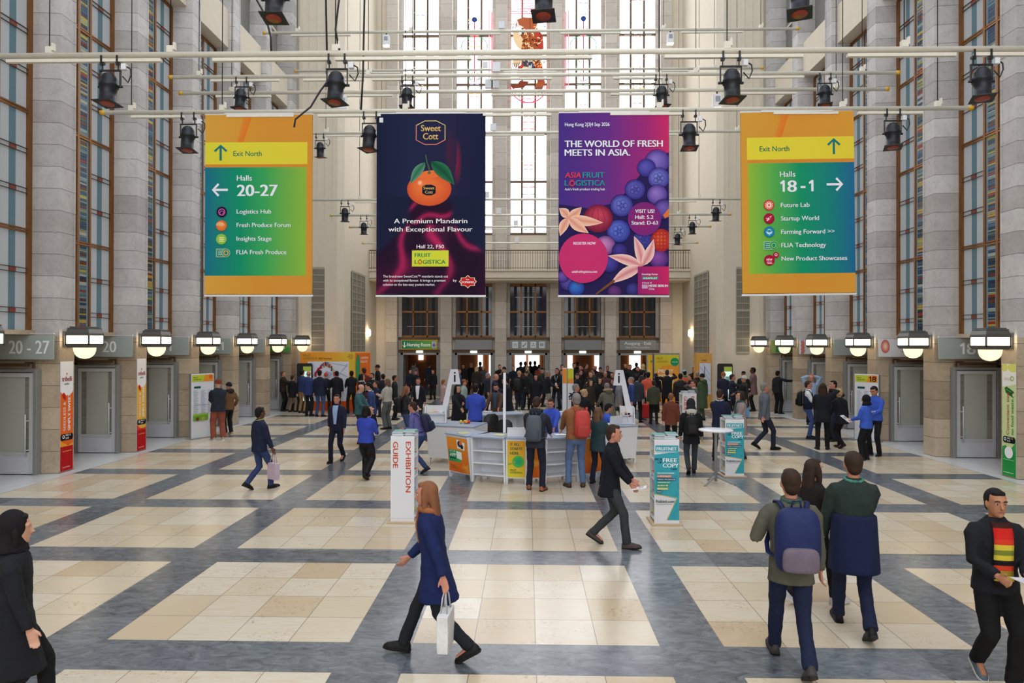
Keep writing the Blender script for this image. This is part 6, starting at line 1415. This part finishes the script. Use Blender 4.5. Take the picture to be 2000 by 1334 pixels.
person('person in black coat with black backpack walking away past the table',3.61,15.48,8,1.70, top=(24,27,32), bot=(58, 66, 72), shoe=(30, 28, 28), hem=0.74, hair='none', hat=('hood', (32, 36, 42)), pose='walk', arms=('hangf', 'hangf'), stride=0.16, ph=1, lean=0.16, nod=0.35, hood=(196, 190, 180))
backpack('person in black coat with black backpack walking away past the table','black backpack on the person walking past the round table',(22,23,27),(30,26,28),.30,.46,.18,1.12)
person('person in navy suit standing behind the farther FREE COPY stand',4.75,17.30,28,1.79, top=(28,38,66), bot=(28, 34, 58), shoe=(18, 18, 20), hem=0.78, hair='short', hc='b', skin='r', arms=('low', 'hold'), collar=(226, 228, 232), nod=0.2)
person('person in mauve coat and teal scarf facing the navy suit',5.41,17.69,272,1.72, top=(160,138,136), bot=(58, 86, 90), shoe=(70, 40, 30), hem=0.62, hair='bob', hc='b', skin='p', arms=('hold', 'hold'), scarf=(50, 100, 104))
person('person in grey jacket and dark trousers hurrying right',6.51,19.18,88,1.88, top=(98,104,118), bot=(34, 42, 58), shoe=(18, 18, 20), hem=0.8, hair='short', hc='g', skin='r', pose='walk', arms=('hangf', 'hangb'), stride=0.2, ph=1)
person('dark dressed person pointing towards the right doors',10.51,29.17,60,1.82, bot=(24, 25, 30), hem=0.84, hair='short', hc='k', skin='t', arms=('hang', 'out'), wide=0.15)
person('person in light blue shirt with both hands on the head',10.32,25.28,188,1.80, top=(150,180,226), bot=(28, 34, 58), hem=0.93, hair='none', skin='r', arms=('headtop', 'headtop'))
person('person in dark vest with white sleeves and blue jeans',8.67,21.54,112,1.79, top=(224,228,238), bot=(50, 80, 146), shoe=(20, 20, 22), hem=0.95, hair='short', hc='b', skin='r', arms=('hold', 'hold'), vest=(28, 38, 66))
backpack('person in dark vest with white sleeves and blue jeans','black backpack on the person with white sleeves',(20,20,23),None,.30,.46,.18,1.2)
person('person in dark coat and black shoes seen from behind, right hand group',8.14,19.23,20,1.85, bot=(26, 26, 30), shoe=(18, 18, 18), hem=0.72, hair='long', hc='b', arms=('hold', 'ear'))
person('person in dark jacket with one arm stretched out, right hand group',9.22,20.99,262,1.83, bot=(34, 44, 66), hem=0.84, hair='short', hc='k', skin='r', arms=('out', 'hold'), z=0)
person('person in black coat leaning left, right hand group',8.74,19.44,338,1.71, bot=(24, 25, 30), hem=0.74, hair='short', hc='y', skin='r', pose='walk', stride=0.12, arms=('low', 'hang'), lean=0.1)
person('person in blue jacket lettered Ask me, holding white papers',8.48,17.48,318,1.65, top=(38,92,214), bot=(24, 25, 30), shoe=(24, 24, 26), hem=0.86, hair='none', hat=('scarf', (22, 22, 26)), arms=('hold', 'hold'), fat=1.12, collar=(120, 170, 120), text='Ask me')
held('person in blue jacket lettered Ask me, holding white papers',0,'sheet','white papers held by the Ask me jacket',(226,230,238),0,.6)
person('taller person in blue jacket facing the Ask me jacket',9.11,18.30,238,1.83, top=(36,86,206), bot=(24, 25, 30), hem=0.88, hair='short', hc='k', skin='t', arms=('hold', 'hang'), nod=0.35)
person('person in rust beanie and rust trousers pointing at the info board',-9.43,20.53,322,1.83, top=(38,44,58), bot=(148, 70, 46), shoe=(170, 166, 160), hem=0.82, hair='none', hat=('beanie', (126, 54, 30)), arms=((0.1, 0.36, 1.08), 'low'), wide=0.3, fat=1.1)
person('person in navy beanie and brown checked jacket beside the info board',-9.61,21.69,300,1.67, top=(122,86,50), bot=(24, 24, 26), shoe=(180, 140, 90), hem=0.84, hair='none', hat=('beanie', (26, 30, 44)), skin='r', arms=('pocket', 'pocket'), wide=0.15, hood=(50, 44, 40))
person('person in dark brown jacket holding out an arm by the farthest left pier',-10.62,29.36,92,1.73, top=(58,48,36), bot=(24, 25, 30), hem=0.86, hair='bun', hc='l', arms=('phone', 'point'))
person('person in black coat and beige trousers beside the left pier',-10.09,28.99,20,1.56, bot=(140, 118, 92), hem=0.7, hair='short', hc='b', arms=('hang', 'hang'))
person('person in blue jacket and khaki trousers at the map wall',-9.55,28.62,20,1.82, top=(38,58,110), bot=(166, 130, 82), shoe=(50, 40, 34), hem=0.86, hair='short', hc='k', arms=('hold', 'pocket'))
person('person in bright blue jacket and dark jeans at the map wall',-8.93,27.53,15,1.82, top=(40,58,124), bot=(28, 32, 44), hem=0.8, hair='fringe', hc='g', skin='r', arms=('hang', 'hang'))
person('person in navy jacket and blue jeans studying the map wall',-8.37,27.19,8,1.86, top=(30,38,66), bot=(56, 80, 128), hem=0.8, hair='short', hc='k', arms=('hang', 'hold'))
person('person in bright red beanie at the map wall',-8.65,29.00,350,1.68, bot=(24, 25, 30), hem=0.8, hair='none', hat=('beanie', (214, 44, 28)), arms=('pocket', 'hold'))
person('person in long black coat before the white floor plan',-8.09,28.64,340,1.78, bot=(24, 25, 30), hem=0.66, hair='short', hc='k', arms=('hold', 'hang'))
person('person in black jacket at the right end of the map wall',-7.45,28.60,325,1.79, bot=(34, 30, 30), hem=0.82, hair='short', hc='k', skin='d', arms=('hold', 'hold'))
person('tall person in wine red coat near the map wall corner',-6.88,28.40,318,1.92, top=(104,34,30), bot=(70, 34, 30), hem=0.66, hair='short', hc='b', skin='r', arms=('hang', 'pocket'))
person('person in black jacket and white scarf below the map wall corner',-6.28,25.50,70,1.79, bot=(24, 25, 30), hem=0.8, hair='bob', hc='k', arms=('hold', 'hang'), scarf=(196, 190, 186))
person('person in dark suit with pale collar looking left near the map wall',-6.36,27.60,205,1.74, bot=(24, 25, 30), hem=0.8, hair='short', hc='k', beard='k', skin='r', arms=('hang', 'hold'), collar=(200, 204, 210))
person('tall person in black beanie and black coat by the cream wall',-7.20,32.50,255,1.91, bot=(24, 25, 30), hem=0.7, hair='none', hat=('beanie', (20, 20, 24)), skin='t', arms=('pocket', 'pocket'))
person('person in navy jacket left of the pale grey jacket',-5.83,27.20,330,1.72, top=(32,36,52), bot=(28, 34, 58), hem=0.84, hair='short', hc='k', arms=('hold', 'hang'))
person('person in navy coat standing behind the blue suit person',-5.35,23.80,240,1.62, top=(30,40,70), bot=(28, 34, 58), hem=0.8, hair='short', hc='b', skin='r', arms=('hold', 'hang'))
person('person in black beanie telephoning left of the middle exit',-1.20,33.60,205,1.79, hat=('beanie', (18, 18, 20)), hair='none', arms=('hang', 'ear'), top=(24, 25, 30), bot=(24, 25, 30), hem=0.78)
person('person in dark coat holding white leaflets before the middle exit',-0.79,35.60,185,1.80, hair='short', hc='k', skin='r', arms=('hold', 'hold'), top=(24, 28, 42), bot=(24, 25, 30), hem=0.78)
person('person in tan beanie with black backpack and white sneakers',-0.42,29.35,20,1.76, top=(26,27,32), hem=0.84, bot=(32, 40, 60), shoe=(210, 208, 204), hair='none', hat=('beanie', (186, 140, 84)), arms=('hang', 'hold'))
backpack('person in tan beanie with black backpack and white sneakers','black backpack on the tan beanie person',(34,36,40),None,.32,.48,.18,1.2)
person('person in dark parka with raised furry hood before the middle exit',-0.07,33.00,170,1.84, hat=('hood', (120, 104, 80)), hair='none', arms=('hold', 'hold'), top=(40, 40, 38), bot=(24, 25, 30), hem=0.78)
person('person in black cap and dark jacket in front of the furry hood',-0.12,30.50,175,1.73, hat=('cap', (20, 20, 24)), hair='short', hc='k', skin='r', arms=('hold', 'pocket'), top=(32, 34, 34), bot=(24, 25, 30), hem=0.78)
person('person in black sweater facing the camera in the centre of the crowd',0.27,27.00,188,1.73, hair='long', hc='k', skin='r', arms=('pocket', 'pocket'), hem=0.86, top=(24, 26, 38), bot=(24, 25, 30))
person('person in dark cap and green grey jacket looking right, centre crowd',0.60,32.00,110,1.82, hat=('cap', (28, 28, 30)), hair='short', hc='g', skin='r', arms=('hang', 'hold'), top=(46, 48, 44), bot=(24, 25, 30), hem=0.78)
person('person in dark suit and beige trousers holding a hand forward',0.81,29.60,88,1.77, hair='short', hc='g', skin='t', arms=('hang', 'hold'), top=(26, 30, 44), bot=(150, 140, 120), hem=0.78)
person('person in black jacket with white badge on a lanyard',1.23,30.04,200,1.87, hair='short', hc='k', skin='r', arms=('hold', 'hold'), top=(26, 27, 32), bot=(30, 36, 56), lanyard=(200, 200, 190), hem=0.78)
person('person in navy puffer turned right near the second exit, head bowed',-1.33,26.60,95,1.76, hair='fringe', hc='g', skin='r', arms=('hold', 'low'), nod=0.3, top=(28, 36, 68), bot=(24, 25, 30), hem=0.78)
person('person in brown red jacket under the fourth exit, looking right',3.00,36.00,100,1.91, hair='short', hc='b', skin='r', top=(74, 36, 32), bot=(24, 25, 30), hem=0.78)
person('person in dark reddish jacket without cap, back of the fourth exit crowd',3.54,36.40,160,1.79, hair='fringe', hc='g', skin='r', top=(50, 34, 34), bot=(24, 25, 30), hem=0.78)
person('person in flat cap behind the crowd before the fourth exit',3.62,34.80,165,1.76, hat=('cap', (60, 36, 30)), hair='short', hc='b', skin='r', top=(52, 36, 34), bot=(24, 25, 30), hem=0.78)
person('person in dark green sweater in profile before the fourth exit',2.94,31.00,262,1.79, hair='short', hc='k', skin='t', top=(34, 52, 48), bot=(24, 25, 30), hem=0.78)
person('person in black jacket bending right, middle of the right crowd',2.08,25.60,80,1.70, hair='short', hc='k', skin='r', nod=0.4, lean=0.15, arms=('hold', 'hold'), top=(26, 27, 30), bot=(24, 25, 30), hem=0.78)
person('person in black jacket with brown fur collar, right crowd',2.54,25.00,150,1.71, hair='bob', hc='k', skin='p', hood=(70, 54, 40), top=(24, 24, 27), bot=(24, 25, 30), hem=0.78)
person('person in reddish brown jacket facing forward, right crowd',3.22,29.00,178,1.78, hair='fringe', hc='g', skin='t', top=(84, 52, 48), bot=(24, 25, 30), hem=0.78)
person('person in dark red coat beside the right i pylon top',3.64,30.00,200,1.70, hair='short', hc='k', skin='r', top=(56, 32, 34), bot=(24, 25, 30), hem=0.78)
person('person in dark blue jacket just left of the right i pylon',3.12,25.24,285,1.66, hair='short', hc='b', skin='r', top=(34, 42, 72), bot=(24, 25, 30), hem=0.78)
person('person in grey cap looking down behind the signpost column',2.03,29.00,140,1.69, hat=('cap', (58, 60, 68)), hair='short', hc='g', skin='r', top=(36, 38, 46), bot=(24, 25, 30), hem=0.78)
person('person in dark hooded jacket beside the signpost column top',2.41,36.50,150,1.92, hair='short', hc='k', skin='t', top=(22, 22, 26), bot=(24, 25, 30), hem=0.78)
person('person in brown black jacket at left of the fifth exit doorway',5.17,36.60,200,1.92, hair='short', hc='b', skin='r', top=(40, 30, 30), bot=(24, 25, 30), hem=0.78)
person('person in dark jacket in the fifth exit doorway',5.23,35.40,190,1.88, hair='short', hc='k', skin='r', top=(24, 26, 30), bot=(24, 25, 30), hem=0.78)
person('person in black jacket right of the right i pylon top',5.14,32.40,196,1.87, hair='short', hc='k', beard='k', skin='r', top=(26, 28, 32), bot=(24, 25, 30), hem=0.78)
person('person in yellow headscarf in the fifth exit doorway',6.03,36.20,170,1.88, hat=('scarf', (214, 186, 90)), hair='none', top=(30, 30, 34), bot=(24, 25, 30), hem=0.78)
person('person in bright blue suit right of the right i pylon',3.65,24.60,268,1.75, hair='short', hc='g', skin='r', top=(40, 64, 132), bot=(34, 54, 112), collar=(226, 228, 232), arms=('hang', 'hold'), hem=0.78)
person('person in grey jacket behind the bright blue suit',4.01,25.60,20,1.78, hair='short', hc='k', top=(58, 60, 72), bot=(24, 25, 30), hem=0.78)
person('person in bright orange red jacket beside the red suitcase',4.74,27.40,12,1.81, hat=('cap', (30, 34, 30)), hair='short', hc='k', arms=('hang', 'hang'), fat=1.15, top=(222, 74, 34), bot=(24, 25, 30), hem=0.78)
person('big person in black coat with raised hands before the PRINT YOUR kiosk',5.82,29.00,355,1.85, hair='short', hc='b', arms=('up', 'up'), fat=1.15, hem=0.6, top=(22, 23, 32), bot=(24, 25, 30))
person('person in dark jacket with red collar near the kiosk',5.80,26.40,5,1.81, hair='short', hc='k', collar=(110, 40, 36), fat=1.08, top=(30, 26, 28), bot=(24, 25, 30), hem=0.78)
person('person in multicoloured jacket and pale blue cap',6.78,30.00,340,1.80, hat=('cap', (120, 160, 200)), hair='short', hc='k', stripes=None, scarf=(70, 150, 70), collar=(220, 200, 60), top=(214, 96, 40), bot=(24, 25, 30), hem=0.78)
person('person in profile facing left beside the multicoloured jacket',6.57,28.00,262,1.70, hair='short', hc='k', skin='r', hem=0.8, top=(24, 25, 30), bot=(24, 25, 30))
person('person in brown jacket behind the green parka, farthest back',7.91,33.00,200,1.83, hair='short', hc='k', skin='r', top=(40, 30, 30), bot=(24, 25, 30), hem=0.78)
person('person in dark jacket just behind the long green parka',7.37,30.12,15,1.73, hair='short', hc='g', top=(36, 34, 34), bot=(24, 25, 30), hem=0.78)
person('person in black beanie and long green parka by the map column',6.64,26.40,328,1.79, hat=('beanie', (22, 23, 28)), hair='none', hem=0.46, top=(66, 86, 56), bot=(70, 90, 70), arms=('hold', 'hang'), hood=(62, 80, 52))
person('person in rust beanie and navy puffer at the screen totem',7.95,28.20,20,1.78, hat=('beanie', (166, 84, 34)), hair='none', arms=('hold', 'hold'), top=(34, 40, 62), bot=(24, 25, 30), hem=0.78)
person('person in navy puffer handing over a phone near the screen totem',7.83,26.60,105,1.77, hair='short', hc='b', skin='r', arms=('hold', 'point'), top=(30, 36, 58), bot=(24, 25, 30), hem=0.78)
person('person in dark cap behind the white knit cap',9.02,29.00,200,1.80, hat=('cap', (28, 26, 26)), hair='short', hc='k', skin='t', top=(28, 28, 32), bot=(24, 25, 30), hem=0.78)
person('person in white knit cap and black coat with light blue bag',8.05,25.80,262,1.75, hat=('beanie', (190, 190, 186)), hair='none', skin='t', arms=('carry', 'hold'), hem=0.6, top=(24, 24, 26), bot=(24, 25, 30))
held('person in white knit cap and black coat with light blue bag',0,'tote','light blue bag carried by the white knit cap person',(70,160,224))
person('tall person in mauve coat near the right vent grille',9.82,30.20,292,1.92, hair='short', hc='k', skin='d', arms=('hold', 'hold'), hem=0.66, fat=1.1, top=(124, 92, 94), bot=(24, 25, 30))
person('person in grey hooded top inside the first exit',-6.52,38.90,20,1.92, hair='short', hc='b', top=(110, 104, 104), bot=(40, 40, 48), hood=(104, 98, 98), hem=0.78)
person('person in navy lettered jacket inside the first exit',-5.67,38.90,10,1.83, hair='short', hc='b', top=(28, 34, 52), bot=(40, 52, 80), hem=0.78)
person('person in dark jacket at the left side of the first exit',-6.32,36.40,150,1.56, hair='short', hc='k', skin='r', top=(28, 32, 50), bot=(24, 25, 30), hem=0.78)
person('person in black jacket right behind the open white shirt',-5.79,35.00,165,1.56, hair='short', hc='k', skin='r', top=(24, 26, 34), bot=(24, 25, 30), hem=0.78)
person('person in pink jacket walking left of the left i pylon',-3.33,26.50,55,1.56, hair='short', hc='o', top=(190, 150, 150), bot=(150, 150, 156), pose='walk', stride=0.2, arms=('hangf', 'hang'), hem=0.78)
person('person in black brown jacket before the second exit, left side',-3.68,38.60,190,1.79, hair='short', hc='k', skin='t', top=(26, 22, 24), bot=(24, 25, 30), hem=0.78)
person('tall person in black coat in the second exit, right side',-2.74,38.80,5,1.92, hair='short', hc='k', top=(20, 20, 23), bot=(24, 25, 30), hem=0.78)
person('person in brown jacket and tan scarf at the second exit',-2.75,36.20,350,1.72, hair='bob', hc='y', scarf=(120, 96, 70), top=(46, 38, 34), bot=(24, 25, 30), hem=0.78)
person('person in black jacket in the middle of the second exit',-3.29,39.20,15,1.83, hair='short', hc='y', hem=0.7, top=(22, 22, 26), bot=(24, 25, 30))
person('person in blue shirt just right of the left i pylon',-3.43,33.50,100,1.71, hair='short', hc='b', skin='r', top=(70, 96, 140), bot=(24, 25, 30), hem=0.78)
person('person in reddish cap and pale green jacket behind the left i pylon',-2.42,25.20,100,1.61, hat=('cap', (150, 80, 60)), hair='short', hc='b', skin='r', fat=1.1, top=(150, 170, 164), bot=(24, 25, 30), hem=0.78)
person('person in dark jacket before the second exit, head lowered',-1.82,29.60,80,1.68, hair='short', hc='g', skin='r', nod=0.3, top=(34, 42, 66), bot=(24, 25, 30), hem=0.78)
person('tall person in black at the left of the middle exit',-0.44,39.00,0,1.92, hair='short', hc='k', skin='r', top=(20, 20, 23), bot=(24, 25, 30), hem=0.78)
person('person in black against the left bright pane of the middle exit',-0.18,39.60,5,1.92, hair='short', hc='k', skin='r', top=(21, 20, 24), bot=(24, 25, 30), hem=0.78)
person('person in black between the two bright panes of the middle exit',0.11,40.14,350,1.92, hair='short', hc='k', skin='r', top=(22, 20, 25), bot=(24, 25, 30), hem=0.78)
person('person in black against the right bright pane of the middle exit',0.39,40.76,10,1.92, hair='short', hc='k', skin='r', top=(23, 20, 23), bot=(24, 25, 30), hem=0.78)
person('person in black inside the fourth exit beside the bright panes',2.79,39.00,8,1.92, hair='short', hc='k', skin='r', top=(24, 20, 24), bot=(24, 25, 30), hem=0.78)
person('person in black coat in the middle of the fourth exit',2.88,37.20,180,1.73, hair='short', hc='k', skin='r', top=(25, 20, 25), bot=(24, 25, 30), hem=0.78)
person('person in black in the middle of the fifth exit',6.16,39.20,350,1.88, hair='short', hc='k', skin='r', top=(26, 20, 23), bot=(24, 25, 30), hem=0.78)
person('person in black against the bright pane of the fifth exit',6.81,39.80,0,1.92, hair='short', hc='k', skin='r', top=(27, 20, 24), bot=(24, 25, 30), hem=0.78)
person('person in red orange jacket at right of the middle exit',0.60,38.90,10,1.76, hair='short', hc='k', top=(150, 50, 30), bot=(24, 25, 30), hem=0.78)
person('person in black jacket between the signpost column and the fourth exit',2.35,31.50,120,1.75, hair='short', hc='b', skin='r', top=(24, 25, 28), bot=(24, 25, 30), hem=0.78)
person('person in brown hooded jacket low in the right crowd',2.15,24.40,140,1.67, hair='bob', hc='b', hood=(52, 42, 36), top=(58, 48, 40), bot=(24, 25, 30), hem=0.78)
person('person in grey sweater behind the leg of the right i pylon',3.07,23.60,95,1.75, hair='short', hc='k', skin='r', top=(120, 118, 122), bot=(34, 40, 60), hem=0.78)
person('person in charcoal coat left of the right i pylon top',4.06,35.32,180,1.82, hair='short', hc='b', skin='t', top=(34, 35, 40), bot=(24, 25, 30), hem=0.78)
person('person in black parka just right of the signpost column',2.65,35.00,200,1.86, hair='short', hc='k', skin='r', hood=(30, 30, 32), top=(23, 24, 27), bot=(24, 25, 30), hem=0.78)
person('person in dark green coat in the right crowd',2.54,28.20,200,1.81, hair='bun', hc='b', top=(34, 44, 36), bot=(24, 25, 30), hem=0.78)
person('person in black jacket directly behind the right i pylon head',4.06,30.46,190,1.79, hair='short', hc='k', skin='t', top=(22, 23, 26), bot=(24, 25, 30), hem=0.78)
person('person in dark grey jacket left of the bright orange jacket',4.93,30.00,30,1.79, hair='short', hc='k', top=(46, 46, 52), bot=(24, 25, 30), hem=0.78)
person('person in navy hooded top right of the bright orange jacket',5.44,29.50,350,1.68, hair='short', hc='b', hood=(30, 34, 52), top=(34, 38, 58), bot=(24, 25, 30), hem=0.78)
person('person in olive jacket right of the bright orange jacket',4.56,25.20,5,1.61, hair='short', hc='b', top=(70, 72, 52), bot=(24, 25, 30), hem=0.78)
person('person in black coat right of the navy puffer, second exit',-1.32,31.40,30,1.77, hair='short', hc='k', top=(22, 22, 26), bot=(24, 25, 30), hem=0.78)
person('person in dark jacket right behind the tan beanie person',-0.31,31.80,0,1.56, hair='short', hc='b', top=(30, 32, 40), bot=(24, 25, 30), hem=0.78)
person('person in dark blue coat left of the signpost column',1.54,31.20,240,1.76, hair='short', hc='k', skin='r', top=(30, 34, 56), bot=(24, 25, 30), hem=0.78)
person('person in burgundy jacket before the third pier from right',1.80,36.80,150,1.83, hair='short', hc='b', skin='r', top=(70, 34, 38), bot=(24, 25, 30), hem=0.78)
person('person in charcoal jacket beside the pale grey jacket',-5.17,26.20,80,1.71, hair='short', hc='k', skin='t', top=(36, 36, 42), bot=(24, 25, 30), hem=0.78)
person('person in black coat at the far right of the first exit',-4.98,35.60,200,1.58, hair='short', hc='b', skin='r', top=(24, 24, 28), bot=(24, 25, 30), hem=0.78)
person('person in grey coat in front of the second exit, right side',-2.43,36.72,185,1.76, hair='short', hc='g', skin='r', top=(60, 60, 66), bot=(24, 25, 30), hem=0.78)
person('person in dark brown coat at left of the middle exit',-1.55,36.60,170,1.82, hair='short', hc='b', skin='r', top=(58, 42, 34), bot=(24, 25, 30), hem=0.78)
person('person in black coat in front of the fifth exit, hand in pocket',5.98,34.40,185,1.86, hair='short', hc='g', skin='r', arms=('pocket', 'hang'), top=(25, 26, 30), bot=(24, 25, 30), hem=0.78)
person('person in rust coloured jacket low beside the far EXHIBITION GUIDE stand',3.87,18.90,20,1.58, hair='short', hc='o', top=(120, 58, 34), bot=(24, 25, 30), hem=0.78)
o=tag(empty('shoulder_bag',(-10.05,29.39,0)),'black bag standing on the floor beside the beige trousers person','bag')
MB().loft([[(-.2,-.08,0),(.2,-.08,0),(.2,.08,0),(-.2,.08,0)],[(-.21,-.09,.12),(.21,-.09,.12),(.21,.09,.12),(-.21,.09,.12)],[(-.17,-.06,.34),(.17,-.06,.34),(.17,.06,.34),(-.17,.06,.34)]]).build('bag_body',M['black'],o,bev=.02); MB().tube([(-.1,0,.33),(-.07,0,.46),(.07,0,.46),(.1,0,.33)],.012,6).build('handle',M['black'],o)
